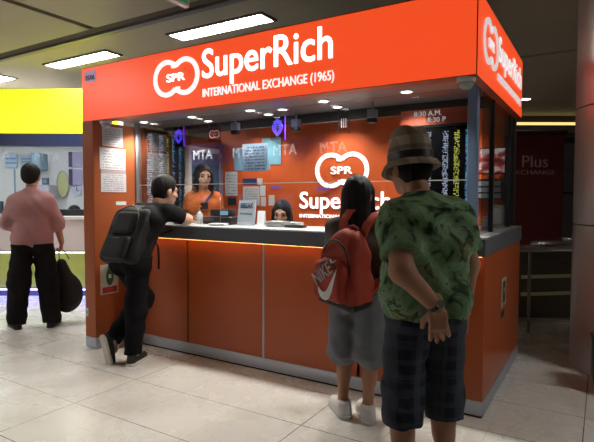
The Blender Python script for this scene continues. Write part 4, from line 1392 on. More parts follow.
for sd in 'LR':
    gl.shoe(sd, M_white_shoe, mat('white_rubber', (0.55, 0.55, 0.55), 0.5), d=((-0.65, 0.75, 0) if sd == 'L' else (-0.5, 0.85, 0)), L=0.255, lace=M_white, fat=1.22)

# red backpack on her back (a thing of its own)
M_red = mat('red_nylon', (0.36, 0.042, 0.022), 0.6, noise=0.12, nscale=9, bump=0.25, bscale=16, spec=0.3)
M_blackny = mat('black_nylon', (0.012, 0.012, 0.013), 0.65, noise=0.2, nscale=12, bump=0.25, bscale=18, spec=0.3)
bpk = thing('backpack', 'red backpack with black base and white sports logo on the girl\'s back', 'backpack', (-0.690, -0.605, 0.78), R(4))
bpk.rotation_euler = (R(5), R(6), R(-17))
S = SDF(0.06)
S.rbox((-0.005, 0, 0.09), (0.118, 0.055, 0.055), 0.045)
S.rbox((0.0, 0.0, 0.22), (0.095, 0.050, 0.08), 0.045)
S.cap((-0.045, 0.01, 0.36), (0.06, 0.01, 0.36), 0.072)
S.cap((0.0, 0.03, 0.41), (0.04, 0.03, 0.41), 0.048)
v = S.mesh(0.009, disp=lambda x, y, z: 0.004 * np.sin(20 * x + 14 * z) * np.sin(16 * z + 8 * y))
main = np_mesh('main_bag', [v], [M_red, M_blackny], bpk, relax=2, matfn=lambda c: (c[:, 2] < 0.045).astype(float))
S = SDF(0.03)
S.rbox((-0.01, -0.105, 0.16), (0.085, 0.018, 0.08), 0.035)
S.cap((-0.05, -0.09, 0.26), (0.05, -0.09, 0.26), 0.04)
v = S.mesh(0.009, disp=lambda x, y, z: 0.003 * np.sin(26 * x + 18 * z))
fp = np_mesh('front_pocket', [v], [M_red, M_blackny], bpk, relax=2, matfn=lambda c: (c[:, 2] < 0.05).astype(float))
z1 = MB()
arc = lambda y0, wd, zb, zt, n=16: [(-wd * math.cos(math.pi * i / n), y0, zb + (zt - zb) * math.sin(math.pi * i / n) ** 0.7) for i in range(n + 1)]
z1.tube(arc(-0.090, 0.118, 0.14, 0.405), 0.006, 6)
z1.tube(arc(-0.148, 0.098, 0.10, 0.292), 0.005, 6)
z1.build('zip', M_black, bpk, smooth='all')
MB().tube([(-0.015, 0.04, 0.445), (-0.01, 0.04, 0.468), (0.02, 0.04, 0.478), (0.05, 0.04, 0.468), (0.055, 0.04, 0.445)], 0.009, 8).build('haul_handle', M_red, bpk, smooth='all')
for sx in (-1, 1):
    st = MB()
    st.strap([(sx * 0.075, 0.055, 0.42), (sx * 0.095, 0.075, 0.49), (sx * 0.10, 0.14, 0.545), (sx * 0.10, 0.22, 0.55), (sx * 0.108, 0.29, 0.50), (sx * 0.12, 0.315, 0.40), (sx * 0.15, 0.28, 0.28), (sx * 0.165, 0.19, 0.17), (sx * 0.14, 0.06, 0.10)],
             (1, 0, 0), 0.055, 0.014)
    st.build('shoulder_strap', M_red, bpk, smooth=60)
# big logo on the front pocket: word above a swoosh, on the slant
lo = Vector((-0.01, -0.1605, 0.185))
la, lz = Vector((math.cos(R(40)), 0, math.sin(R(40)))), Vector((-math.sin(R(40)), 0, math.cos(R(40))))
MB().text('NIKE', lo, la, lz, -Y, -0.085, 0.085, 0.0, 0.075, 0.003, 0.03).build('lettering', M_white, bpk)
SWOOSH = [(0.10, 0.60), (0.02, 0.42), (0.0, 0.26), (0.04, 0.10), (0.13, 0.0), (0.26, -0.01), (0.45, 0.10), (0.70, 0.33), (1.0, 0.62),
          (0.66, 0.44), (0.40, 0.30), (0.28, 0.26), (0.19, 0.28), (0.13, 0.38)]
MB().prism([(-0.10 + 0.22 * u_, -0.105 + 0.17 * v_) for u_, v_ in SWOOSH], lo, la, lz, -Y, 0.003).build('emblem', M_white, bpk)
MB().prism([(0.05 * u_, 0.04 * v_) for u_, v_ in SWOOSH], Vector((0.02, -0.150, 0.285)), X, Z, -Y, 0.003).build('small_emblem', M_white, bpk)

# phone case / purse in her hand
t = thing('purse', 'small pale purse held in the girl\'s right hand beside the red backpack', 'purse', (-0.485, -0.50, 0.885))
S = SDF(0.01)
S.rbox((0, 0.0, 0.0), (0.04, 0.018, 0.028), 0.014)
np_mesh('bag', [S.mesh(0.006, disp=lambda x, y, z: 0.003 * np.sin(90 * x) * np.sin(90 * z))], cloth_pattern('mottled_fabric', [(0.4, (0.05, 0.05, 0.06)), (0.5, (0.5, 0.45, 0.42)), (0.6, (0.12, 0.09, 0.09))], 30), t, relax=1)
MB().tube([(-0.03, 0, 0.04), (-0.02, 0, 0.09), (0.02, 0, 0.09), (0.03, 0, 0.04)], 0.003, 6).build('loop', M_black, t, smooth='all')

# ---- man leaning on the counter with a black backpack
M_blk_cloth = mat('black_cotton', (0.010, 0.010, 0.011), 0.9, noise=0.2, nscale=10, bump=0.35, bscale=16, spec=0.15)
M_blk_denim = mat('black_denim', (0.0075, 0.0075, 0.009), 0.9, noise=0.25, nscale=14, bump=0.35, bscale=18, spec=0.12)
J = stand(1.70, 0.09, pel=(0.0, 0.01, 0.90), wai=(0, 0.06, 1.03), che=(0.01, 0.16, 1.21), nk=(0.02, 0.29, 1.335), head=(0.03, 0.395, 1.47), fwd=(0.25, 1, -0.18), hup=(0, 0.1, 1),
          shL=(-0.16, 0.265, 1.295), shR=(0.185, 0.26, 1.295), hipL=(-0.085, 0.01, 0.87), hipR=(0.085, 0.015, 0.87),
          elL=(-0.20, 0.46, 1.225), wrL=(0.04, 0.56, 1.215), elR=(0.26, 0.44, 1.225), wrR=(0.08, 0.60, 1.215),
          knR=(0.075, 0.0, 0.48), anR=(0.07, -0.03, 0.090), toeR=(0.03, 0.10, 0.045),
          knL=(-0.02, 0.17, 0.52), anL=(-0.11, -0.10, 0.20), toeL=(-0.105, -0.078, 0.10))
bm_ = Person('person', 'young man in black with a backpack leaning on the counter, one foot crossed behind', (-2.82, -0.42, 0), R(0), M_skin_light, J, bulk=0.97, head_s=1.11)
bm_.hands = [hand_sdf(J['wrL'], (1, 0.2, -0.03), (0, 0, -1), (0.2, 1, 0), 1.0, (8, 14)),
             hand_sdf(J['wrR'], (-1, 0.35, -0.03), (0, 0, -1), (0.3, 1, 0), 1.0, (8, 14))]
bm_.body(0.0115)
bm_.shirt(M_blk_cloth, 0.80, 0.78, 0.020, 0.026, neck=0.03, h=0.0105, A=0.005)
bm_.bottoms(M_blk_denim, 2.0, 0.92, 0.016, 0.020, h=0.0105, A=0.006)
bm_.short_hair(low=-0.05)
M_shoe_blk = mat('black_canvas', (0.014, 0.014, 0.016), 0.8, noise=0.1)
M_sole_w = mat('white_sole', (0.55, 0.52, 0.47), 0.6)
bm_.shoe('R', M_shoe_blk, M_sole_w, d=(-0.35, 1, 0), L=0.26, lace=M_white)
bm_.shoe('L', M_shoe_blk, M_sole_w, d=(0.05, 0.22, -0.97), up=(0.1, 0.97, 0.22), L=0.27)
bk = thing('backpack', 'large black backpack worn by the man leaning on the counter', 'backpack', (-2.845, -0.50, 0.80), R(2))
bk.rotation_euler = (R(-27), 0, R(2))
bk.scale = (1.16, 1.1, 1.28)
S = SDF(0.03)
S.rbox((0, 0, 0.23), (0.13, 0.065, 0.15), 0.045)
S.cap((-0.09, 0.0, 0.40), (0.09, 0.0, 0.40), 0.075)
v = S.mesh(0.011, disp=lambda x, y, z: 0.004 * np.sin(18 * x + 14 * z) * np.sin(17 * z + 8 * y))
np_mesh('main_bag', [v], M_blackny, bk, relax=2)
S = SDF(0.03)
S.rbox((0, -0.108, 0.13), (0.085, 0.006, 0.045), 0.038)
np_mesh('front_pocket', [S.mesh(0.01)], M_blackny, bk, relax=2)
S = SDF(0.03)
S.rbox((0, -0.100, 0.30), (0.075, 0.004, 0.055), 0.034)
np_mesh('front_pocket', [S.mesh(0.01)], M_blackny, bk, relax=2)
z1 = MB()
z1.tube(arc(-0.148, 0.09, 0.135, 0.185), 0.003, 6)
z1.tube(arc(-0.115, 0.12, 0.28, 0.43), 0.004, 6)
z1.build('zip', mat('zip_grey', (0.10, 0.10, 0.11), 0.4, 0.3), bk, smooth='all')
MB().tube([(-0.035, 0.04, 0.465), (-0.03, 0.04, 0.50), (0.0, 0.04, 0.512), (0.03, 0.04, 0.50), (0.035, 0.04, 0.465)], 0.009, 8).build('haul_handle', M_black, bk, smooth='all')
for sx in (-1, 1):
    st = MB()
    st.strap([(sx * 0.085, 0.09, 0.42), (sx * 0.115, 0.12, 0.50), (sx * 0.12, 0.20, 0.545), (sx * 0.122, 0.28, 0.52), (sx * 0.125, 0.285, 0.46), (sx * 0.130, 0.22, 0.38), (sx * 0.13, 0.12, 0.32), (sx * 0.13, 0.05, 0.28)], (1, 0, 0), 0.055, 0.014)
    st.build('shoulder_strap', M_blackny, bk, smooth=60)
Mi = (Matrix.Translation(bk.location) @ bk.rotation_euler.to_matrix().to_4x4() @ Matrix.Diagonal((*bk.scale, 1))).inverted()
MB().strap([Mi @ Vector(p) for p in ((-2.66, -0.30, 1.08), (-2.645, -0.26, 1.00), (-2.64, -0.255, 0.90), (-2.64, -0.26, 0.80))], (1, 0, 0), 0.018, 0.003).build('loose_strap', M_black, bk)

# ---- man in the pink shirt
M_pink = mat('pink_cotton', (0.42, 0.22, 0.225), 0.9, noise=0.07, nscale=7, bump=0.3, bscale=13, spec=0.15)
J = stand(1.78, 0.115, fwd=(0.35, 1, -0.03), elL=(-0.235, 0.02, 1.14), wrL=(-0.20, 0.26, 1.12), elR=(0.240, -0.03, 1.14), wrR=(0.285, 0.05, 0.92),
          anL=(-0.17, 0.0, 0.088), anR=(0.17, -0.06, 0.088), knL=(-0.14, 0.02, 0.5), knR=(0.14, 0.0, 0.5), toeL=(-0.22, 0.14, 0.035), toeR=(0.22, 0.08, 0.035), shL=(-0.152, 0, 1.375), shR=(0.152, 0, 1.375), head=(0, 0.035, 1.64), nk=(0, 0, 1.485))
J['hipL'] = V3((-0.095, 0, 0.93)); J['hipR'] = V3((0.095, 0, 0.93))
pm_ = Person('person', 'man in a pink shirt and black trousers, back turned, at the yellow kiosk', (-4.66, -0.17, 0), R(58), M_skin, J, bulk=1.10, head_s=1.06)
pm_.hands = [hand_sdf(J['wrL'], (0.3, 1, -0.1), (0.3, 0, -1), (1, -0.2, 0.2), 1.0, (20, 25)),
             hand_sdf(J['wrR'], (0.0, 0.1, -1), (-1, 0, 0), (0, 1, 0.1), 1.0, (50, 60))]
pm_.body(0.012)
pm_.shirt(M_pink, 0.80, 1.32, 0.022, 0.026, neck=0.04, h=0.0105, A=0.005, hemn=(0.25, 0.0, -0.97), hemp=(0.0, 0, 0.745))
pm_.bottoms(mat('black_wool', (0.012, 0.011, 0.012), 0.9, noise=0.2, bump=0.3, bscale=15, spec=0.12), 2.09, 0.92, 0.008, 0.046, h=0.0105, A=0.005)
pm_.short_hair(low=-0.04)
for sd in 'LR':
    pm_.shoe(sd, M_shoe_blk, M_black, L=0.27)
# black bag he carries
wrw = pm_.root.matrix_basis if False else Matrix.Translation((-4.66, -0.17, 0)) @ Matrix.Rotation(R(58), 4, 'Z')
hp = wrw @ Vector((0.285, 0.07, 0.84))
bag = thing('carry_bag', 'slumped black backpack carried low in the pink shirted man\'s right hand', 'bag', (hp.x, hp.y, 0.10), R(58))
bag.scale = (1.25, 1.2, 1.48)
S = SDF(0.05)
S.cap((0.0, 0, 0.38), (0.05, 0, 0.18), 0.045, 0.09)
S.ell((0.065, 0, 0.16), (0.105, 0.065, 0.13))
S.ell((0.03, 0.0, 0.09), (0.09, 0.06, 0.08))
np_mesh('main_bag', [S.mesh(0.011, disp=lambda x, y, z: 0.006 * np.sin(22 * x + 14 * z) * np.sin(17 * z + 9 * y))], M_blackny, bag, relax=2)
S = SDF(0.03)
S.ell((0.075, -0.055, 0.13), (0.065, 0.03, 0.075))
np_mesh('front_pocket', [S.mesh(0.01)], M_blackny, bag, relax=2)
MB().strap([(-0.02, 0, 0.40), (-0.022, 0, 0.47), (0.0, 0, 0.505), (0.03, 0, 0.47), (0.06, 0, 0.42)], (0, 1, 0), 0.03, 0.008).build('handle', M_black, bag)
MB().strap([(-0.04, 0.05, 0.34), (-0.09, 0.05, 0.20), (-0.10, 0.04, 0.05), (-0.07, 0.03, -0.06), (-0.03, 0.03, 0.06)], (0, 1, 0), 0.03, 0.004).build('loose_strap', M_black, bag)

# ---- cashiers behind the glass
M_or_shirt = mat('orange_polo', (0.52, 0.115, 0.02), 0.85, noise=0.08, bump=0.2, bscale=15)
J = stand(1.60, 0.09, fwd=(-0.30, 1, -0.15), elL=(-0.18, 0.03, 1.04), wrL=(-0.10, 0.24, 1.03), elR=(0.18, 0.03, 1.04), wrR=(0.11, 0.22, 1.02), shL=(-0.138, 0, 1.265), shR=(0.138, 0, 1.265))
c1 = Person('person', 'cashier in an orange polo with a dark strap standing behind the glass', (-3.02, 0.74, 0.15), R(222), M_skin_light, J, bulk=0.80, head_s=1.02, fem=True)
c1.hands = [hand_sdf(J['wrL'], (0.2, 1, 0.0), (0, 0, -1), (1, 0, 0), 0.9, (20, 25)), hand_sdf(J['wrR'], (-0.2, 1, 0.0), (0, 0, -1), (-1, 0, 0), 0.9, (20, 25))]
c1.body(0.012)
c1.shirt(M_or_shirt, 0.80, 0.62, 0.016, 0.022, neck=0.01, h=0.0105)
c1.bottoms(M_blk_denim, 1.9, 0.93, 0.016, 0.012, h=0.012)
c1.long_hair(0.12, front=True, width=0.11)
for sd in 'LR':
    c1.shoe(sd, M_shoe_blk, M_black, L=0.24)
MB().strap([(-0.13, -0.03, 1.37), (-0.10, 0.09, 1.33), (0.0, 0.145, 1.19), (0.10, 0.14, 1.06), (0.15, 0.06, 0.97), (0.12, -0.08, 0.98)], [(0.4, 0, 0.8)] * 6, 0.022, 0.005).build('lanyard_strap', M_black, c1.root)
MB().box(-0.05, 0.03, 0.140, 0.150, 1.15, 1.22, 0.003).build('name_badge', M_black, c1.root)
J = stand(1.55, 0.09, fwd=(0.15, 1, -0.35), pel=(0, -0.12, 0.72), wai=(0, -0.09, 0.86), che=(0, -0.03, 1.03), nk=(0, 0.03, 1.155), head=(0, 0.085, 1.275),
          shL=(-0.15, 0.0, 1.11), shR=(0.15, 0.0, 1.11), hipL=(-0.085, -0.10, 0.69), hipR=(0.085, -0.10, 0.69), knL=(-0.1, 0.24, 0.64), knR=(0.1, 0.24, 0.64),
          anL=(-0.1, 0.20, 0.262), anR=(0.1, 0.20, 0.262), toeL=(-0.1, 0.33, 0.21), toeR=(0.1, 0.33, 0.21),
          elL=(-0.2, 0.06, 0.88), wrL=(-0.08, 0.27, 0.95), elR=(0.2, 0.06, 0.88), wrR=(0.08, 0.27, 0.95))
c2 = Person('person', 'seated cashier with long dark hair, only her head showing above the counter', (-2.10, 0.88, -0.01), R(208), M_skin_light, J, bulk=0.82, head_s=1.0, fem=True)
c2.hands = [hand_sdf(J['wrL'], (0.2, 1, 0.0), (0, 0, -1), (1, 0, 0), 0.9, (20, 25)), hand_sdf(J['wrR'], (-0.2, 1, 0.0), (0, 0, -1), (-1, 0, 0), 0.9, (20, 25))]
c2.body(0.012)
c2.shirt(M_or_shirt, 0.62, 0.62, 0.016, 0.022, neck=0.01, h=0.0115)
c2.bottoms(M_blk_denim, 1.9, 0.80, 0.016, 0.012, h=0.012)
c2.long_hair(0.18, front=True, width=0.14)
for sd in 'LR':
    c2.shoe(sd, M_shoe_blk, M_black, L=0.24)
t = thing('stool', 'swivel stool under the seated cashier behind the counter', 'stool', (-2.085, 1.0, 0.15))
MB().lathe([(0.02, 0.345), (0.17, 0.345), (0.18, 0.37), (0.17, 0.385), (0.02, 0.385)]).build('seat', M_black, t, smooth=35)
MB().cyl((0, 0, 0.03), (0, 0, 0.345), 0.025).build('post', M_steel, t, smooth=35)
MB().lathe([(0.17, 0.0), (0.17, 0.012), (0.03, 0.03)]).build('base', M_steel, t, smooth=35)

# ------------------------------------------------------------------ yellow kiosk at the left
KF = Vector((-math.sin(YAW), math.cos(YAW), 0))
KR = Vector((math.cos(YAW), math.sin(YAW), 0))
ko = Vector((CAM.x, CAM.y, 0)) + KF * 7.2
kx = thing('yellow_kiosk', 'white counter kiosk with glowing yellow sign band and blue stripe at the left', 'kiosk', (ko.x, ko.y, 0), YAW)
M_yel = mat('yellow_lightbox', (0.5, 0.5, 0.02), 0.4, emis=(0.76, 0.83, 0.004), estr=0.9)
KU0, KU1 = -6.6, -2.55
MB().box(KU0, KU1, -0.02, 0.0, 2.325, 2.95).build('yellow_sign', M_yel, kx)
MB().box(KU0, KU1, 0.001, 0.12, 2.315, 2.96).build('sign_tray', M_dark, kx)
MB().box(KU0, KU1, -0.018, 0.10, 2.15, 2.31).build('blue_band', mat('kiosk_navy', (0.012, 0.02, 0.075), 0.4), kx)
MB().box(KU0, KU1, -0.03, 0.55, 1.10, 1.145, 0.004).build('counter_top', mat('kiosk_white', (0.62, 0.58, 0.58), 0.4), kx)
MB().box(KU0, KU1, 0.0, 0.5, 0.65, 1.10).build('counter_front', mat('kiosk_pink_white', (0.56, 0.49, 0.48), 0.4, noise=0.03), kx)
MB().box(KU0, KU1, -0.004, 0.02, 0.635, 0.65).build('trim_line', M_dark, kx)
MB().box(KU0, KU1, 0.03, 0.5, 0.10, 0.635).build('base_panel', mat('kiosk_lime', (0.40, 0.44, 0.10), 0.4, noise=0.1), kx)
MB().box(KU0, KU1, 0.0, 0.5, 0.0, 0.10).build('plinth', mat('kiosk_plinth', (0.10, 0.10, 0.24), 0.4), kx)
MB().box(KU0, KU1, 0.012, 0.028, 0.62, 0.634).build('led_strip', mat('cool_led', (0.7, 0.8, 1), 0.5, emis=(0.55, 0.70, 1.0), estr=6.0), kx)
MB().box(KU0, KU1, -0.012, -0.001, 0.085, 0.098).build('led_strip', mat('blue_floor_led', (0.2, 0.2, 1), 0.5, emis=(0.20, 0.18, 1.0), estr=22.0), kx)
MB().box(KU0, KU1, 1.9, 2.0, 0, 2.9).build('back_wall', mat('kiosk_wall', (0.60, 0.60, 0.60), 0.6, noise=0.03), kx)
MB().box(KU0, KU1, 0.13, 1.89, 2.40, 2.44).build('kiosk_ceiling', mat('kiosk_wall', (0.60, 0.60, 0.60)), kx)
MB().box(KU1 + 0.001, KU1 + 0.08, 0.0, 2.0, 0, 2.9).build('side_wall', mat('kiosk_wall', (0.60, 0.60, 0.60)), kx)
MB().box(KU0, KU1, 0.15, 0.158, 1.15, 2.31).build('glass_pane', M_glass, kx)
lt = MB()
for u_ in (-5.8, -4.95, -4.1, -3.3):
    lt.box(u_, u_ + 0.45, 0.8, 0.95, 2.385, 2.399)
lt.build('ceiling_lamp', mat('kiosk_lamp', (0.9, 0.9, 0.9), 0.5, emis=(0.9, 0.96, 1.0), estr=38.0), kx)
def kat(px_, py_, D):
    return (px_ - 297) / 502.9 * D, 1.42 + (198 - py_) / 502.9 * D
def kthing(name, label, cat, x0, x1, y0, y1, D, th, m, extra=None, group=None):
    u0, z1_ = kat(x0, y0, D)
    u1, z0_ = kat(x1, y1, D)
    p = ko + KR * u0 + KF * (D - 7.2)
    t = thing(name, label, cat, (p.x, p.y, z0_), YAW, group)
    MB().box(0, u1 - u0, -th, 0, 0, z1_ - z0_, min(0.01, th / 3)).build('panel' if th < 0.1 else 'body', m, t)
    return t, u1 - u0, z1_ - z0_
M_kblue = paper_mat('kiosk_board', (0.36, 0.47, 0.58), (0.16, 0.30, 0.5), 7)
DB = 9.09
for (x0, x1, y0, y1, lab) in ((7, 19, 155, 169, 'left'), (22, 37, 157, 166, 'right')):
    t, W_, H_ = kthing('wall_board', 'pale blue board on the kiosk back wall, ' + lab + ' of the two left of the pink shirted man', 'board', x0, x1, y0, y1, DB, 0.03, M_kblue)
    MB().box(W_ * 0.08, W_ * 0.92, -0.034, -0.03, H_ * 0.6, H_ * 0.72).box(W_ * 0.08, W_ * 0.92, -0.034, -0.03, H_ * 0.3, H_ * 0.4).build('text_rows', mat('board_ink', (0.12, 0.22, 0.42), 0.5), t)
t, W_, H_ = kthing('wall_cabinet', 'blue grey wall cabinet in the kiosk above the pink shirted man\'s shoulder', 'cabinet', 39, 49, 155, 171, DB, 0.25, mat('cab_blue', (0.14, 0.23, 0.30), 0.4, noise=0.1))
MB().box(W_ * 0.1, W_ * 0.9, -0.262, -0.251, H_ * 0.06, H_ * 0.94, 0.003).build('door', mat('cab_blue_door', (0.18, 0.28, 0.36), 0.4), t)
t, W_, H_ = kthing('oval_mirror', 'tall oval yellowish mirror on the kiosk back wall', 'mirror', 58, 69.5, 172, 198, DB, 0.012, mat('mirror_back', (0.3, 0.3, 0.25), 0.5))
bpy.data.objects.remove(t.children[0])
ov = [(W_ / 2 + W_ / 2 * math.cos(a), H_ / 2 + H_ / 2 * math.sin(a)) for a in [i * math.pi / 20 for i in range(40)]]
MB().prism(ov, (0, -0.002, 0), X, Z, -Y, 0.02).build('glass', mat('mirror_yellow', (0.45, 0.43, 0.22), 0.3, noise=0.2, nscale=6), t)
MB().tube([(p[0], -0.024, p[1]) for p in ov], 0.012, 6, closed=True).build('rim', mat('rim_grey', (0.35, 0.35, 0.3), 0.4), t, smooth='all')
t, W_, H_ = kthing('poster', 'dark edged lilac poster at the right of the kiosk wall, upper one', 'poster', 70, 83, 153, 168, DB, 0.02, mat('poster_lilac', (0.33, 0.29, 0.45), 0.5, noise=0.1))
MB().box(0, W_ * 0.28, -0.024, -0.02, 0, H_).build('dark_edge', mat('poster_plum', (0.05, 0.04, 0.09), 0.5), t)
t, W_, H_ = kthing('poster', 'dark edged lilac poster at the right of the kiosk wall, lower one', 'poster', 70, 83, 170, 186, DB, 0.02, mat('poster_lilac', (0.33, 0.29, 0.45), 0.5))
MB().box(0, W_ * 0.28, -0.024, -0.02, 0, H_).build('dark_edge', mat('poster_plum', (0.05, 0.04, 0.09), 0.5), t)
t, W_, H_ = kthing('wall_clock', 'round pale wall clock low on the kiosk wall above the clerk', 'clock', 73, 82, 186, 197, DB, 0.012, mat('clock_rim', (0.3, 0.3, 0.4), 0.5))
bpy.data.objects.remove(t.children[0])
cc = [(W_ / 2 + 0.085 * math.cos(a), H_ / 2 + 0.085 * math.sin(a)) for a in [i * math.pi / 14 for i in range(28)]]
MB().prism(cc, (0, -0.002, 0), X, Z, -Y, 0.02).build('face', mat('clock_face', (0.45, 0.46, 0.58), 0.4), t)
MB().box(W_ / 2 - 0.006, W_ / 2 + 0.006, -0.026, -0.023, H_ / 2, H_ / 2 + 0.06).box(W_ / 2, W_ / 2 + 0.045, -0.026, -0.023, H_ / 2 - 0.006, H_ / 2 + 0.006).build('hands', M_black, t)
t, W_, H_ = kthing('shelf_unit', 'low lilac shelf unit in the kiosk right of the pink shirted man', 'shelf', 40, 58, 186, 197, DB, 0.3, mat('shelf_lilac', (0.42, 0.37, 0.47), 0.5))
for i in range(3):
    MB().box(W_ * (0.05 + 0.32 * i), W_ * (0.30 + 0.32 * i), -0.31, -0.301, H_ * 0.1, H_ * 0.9).build('door', mat('shelf_door', (0.50, 0.45, 0.54), 0.5), t)
t, W_, H_ = kthing('wall_phone', 'small dark wall box between the cabinet and the mirror in the kiosk', 'box', 44, 50, 179, 186, DB, 0.06, mat('box_grey', (0.10, 0.11, 0.12), 0.4))
MB().box(W_ * 0.2, W_ * 0.8, -0.064, -0.061, H_ * 0.3, H_ * 0.8).build('screen', mat('cab_blue_door', (0.18, 0.28, 0.36)), t)
t, W_, H_ = kthing('desk_ledge', 'dark ledge panel on the kiosk counter right of the pink shirted man', 'ledge', 56, 86, 210, 217.5, 7.5, 0.03, mat('ledge_dark', (0.035, 0.032, 0.04), 0.4))
t, W_, H_ = kthing('monitor', 'black computer monitor at the left edge on the kiosk counter', 'monitor', -12, 4, 202, 214, 7.6, 0.04, M_black)
MB().box(W_ * 0.45, W_ * 0.55, -0.03, -0.01, -0.07, 0.0).box(W_ * 0.3, W_ * 0.7, -0.10, 0.05, -0.078, -0.068).build('stand', M_black, t)
MB().box(W_ * 0.03, W_ * 0.97, -0.043, -0.041, H_ * 0.06, H_ * 0.95).build('screen', mat('mon_screen', (0.08, 0.12, 0.16), 0.25), t)
t, W_, H_ = kthing('pole', 'thin blue grey pole standing inside the kiosk left of the pink shirted man', 'pole', 15.2, 16.6, 170, 214, 8.6, 0.03, mat('pole_blue', (0.16, 0.24, 0.32), 0.4))
MB().box(-0.06, 0.09, -0.10, 0.05, -0.02, 0.0).build('foot', M_dark, t)
# clerk of the yellow kiosk
J = stand(1.6, 0.09, fwd=(0, 1, -0.4), pel=(0, -0.12, 0.55), wai=(0, -0.08, 0.69), che=(0, 0.0, 0.86), nk=(0, 0.06, 0.985), head=(0, 0.12, 1.10),
          shL=(-0.16, 0.02, 0.94), shR=(0.16, 0.02, 0.94), hipL=(-0.085, -0.1, 0.52), hipR=(0.085, -0.1, 0.52), knL=(-0.1, 0.3, 0.48), knR=(0.1, 0.3, 0.48),
          anL=(-0.1, 0.28, 0.09), anR=(0.1, 0.28, 0.09), toeL=(-0.1, 0.42, 0.035), toeR=(0.1, 0.42, 0.035), elL=(-0.21, 0.1, 0.72), wrL=(-0.1, 0.3, 0.78), elR=(0.21, 0.1, 0.72), wrR=(0.1, 0.3, 0.78))
p = ko + KR * ((76 - 297) / 502.9 * 8.25) + KF * 1.15
c3 = Person('person', 'clerk in the yellow kiosk, only dark hair showing over the ledge', (p.x, p.y, 0.03), YAW + R(170), M_skin, J, bulk=0.95, head_s=1.1)
c3.body(0.014)
c3.shirt(mat('navy_cotton', (0.03, 0.04, 0.09), 0.9), 0.5, 0.6, 0.016, 0.02, neck=0.02, h=0.013)
c3.bottoms(M_blk_denim, 1.9, 0.62, 0.016, 0.012, h=0.014)
c3.short_hair(low=-0.05)

# ------------------------------------------------------------------ right background: column, bin, rails, far maroon kiosk
col = thing('column', 'round steel clad column at the right edge', 'column', (0.86, 1.62, 0))
M_col = mat('column_steel', (0.50, 0.44, 0.42), 0.34, 0.5, noise=0.08, nscale=3)
for i, (za, zb_) in enumerate(((0.0, 1.20), (1.206, 2.16), (2.166, 3.199))):
    MB().lathe([(0.435, za), (0.45, za + 0.004), (0.45, zb_ - 0.004), (0.435, zb_)], seg=64).build('cladding_sheet', M_col, col, smooth=30)
MB().lathe([(0.44, 0.0), (0.44, 3.19)], seg=48).build('core', M_dark, col, smooth=30)
bn = thing('litter_bin', 'dark green litter bin cut off by the right edge beside the column', 'bin', (0.755, 0.98, 0), R(5))
MB().box(-0.16, 0.30, -0.15, 0.15, 0.06, 0.36, 0.015).build('body', mat('bin_green', (0.015, 0.065, 0.03), 0.4, noise=0.1), bn, smooth=35)
MB().box(-0.17, 0.31, -0.16, 0.16, 0.361, 0.39, 0.008).build('lid', mat('bin_green_dark', (0.01, 0.04, 0.02), 0.4), bn, smooth=35)
MB().box(-0.14, 0.28, -0.13, 0.13, 0.0, 0.06).build('base', M_dark, bn)
MB().prism([(-0.10, 0.12), (0.0, 0.12), (0.0, 0.28), (-0.10, 0.28)], (0, -0.152, 0), X, Z, -Y, 0.002).build('front_label', mat('label_red_white', (0.3, 0.12, 0.1), 0.5), bn)

rl = thing('steel_railing', 'stainless steel railing between the booth and the column', 'railing', (0.10, 2.50, 0), R(30))
b = MB()
for z in (0.885,):
    b.cyl((-0.75, 0, z), (0.85, 0, z), 0.024)
b.build('top_rail', M_steel, rl, smooth=35)
MB().cyl((-0.75, 0, 0.14), (0.85, 0, 0.14), 0.022).build('bottom_rail', M_steel, rl, smooth=35)
for x in (-0.70, -0.13, 0.80):
    MB().cyl((x, 0, 0), (x, 0, 0.87), 0.016).build('post', mat('rail_post', (0.30, 0.27, 0.22), 0.35, 0.9), rl, smooth=35)
tn_lab = ('nearest', 'second', 'third', 'farthest')
for i in range(4):
    q_ = 3.3 + i * 0.95
    t = thing('turnstile', 'steel ticket turnstile cabinet behind the railing, ' + tn_lab[i] + ' of the row', 'turnstile', (0.15 + 0.28 * i, q_, 0), R(40), 'turnstiles behind the railing')
    MB().box(-0.65, 0.65, -0.13, 0.13, 0.0, 0.80, 0.01).build('cabinet', mat('turnstile_dark', (0.075, 0.06, 0.045), 0.3, 0.6, noise=0.1), t)
    MB().box(-0.68, 0.68, -0.15, 0.15, 0.801, 0.86, 0.02).build('top_cover', M_steel, t, smooth=35)
    MB().box(-0.5, 0.5, -0.136, -0.131, 0.50, 0.54).box(-0.5, 0.5, -0.136, -0.131, 0.30, 0.34).build('side_trim', mat('trim_brass', (0.5, 0.42, 0.25), 0.3, 0.9), t)
    MB().cyl((0.0, -0.131, 0.68), (0.1, -0.55, 0.66), 0.016).build('arm', M_steel, t, smooth=35)
# far maroon booth
D = 9.0
o_ = Vector((CAM.x, CAM.y, 0)) + KF * D
u1 = (563 - 297) / 502.9 * D
p = o_ + KR * u1
mk = thing('maroon_booth', 'dark maroon exchange booth with faint lettering in the right background', 'kiosk', (p.x, p.y, 0), YAW)
MB().box(-2.2, 0.0, 0.0, 1.2, 0.0, 2.56, 0.02).build('wall', mat('maroon_panel', (0.10, 0.012, 0.012), 0.4, noise=0.08), mk)
MB().box(-2.25, 0.04, -0.03, 1.25, 2.561, 2.62, 0.01).build('cornice', mat('maroon_dark', (0.04, 0.008, 0.008), 0.5), mk)
M_faint = mat('letter_faint', (0.20, 0.09, 0.08), 0.5, emis=(0.30, 0.14, 0.13), estr=0.06)
MB().text('Plus', (0, -0.001, 0), X, Z, -Y, -0.75, -0.29, 1.97, 2.18, 0.01, 0.0).build('lettering', M_faint, mk)
MB().text('EXCHANGE', (0, -0.001, 0), X, Z, -Y, -0.95, -0.16, 1.84, 1.92, 0.01, 0.0).build('lettering', M_faint, mk)
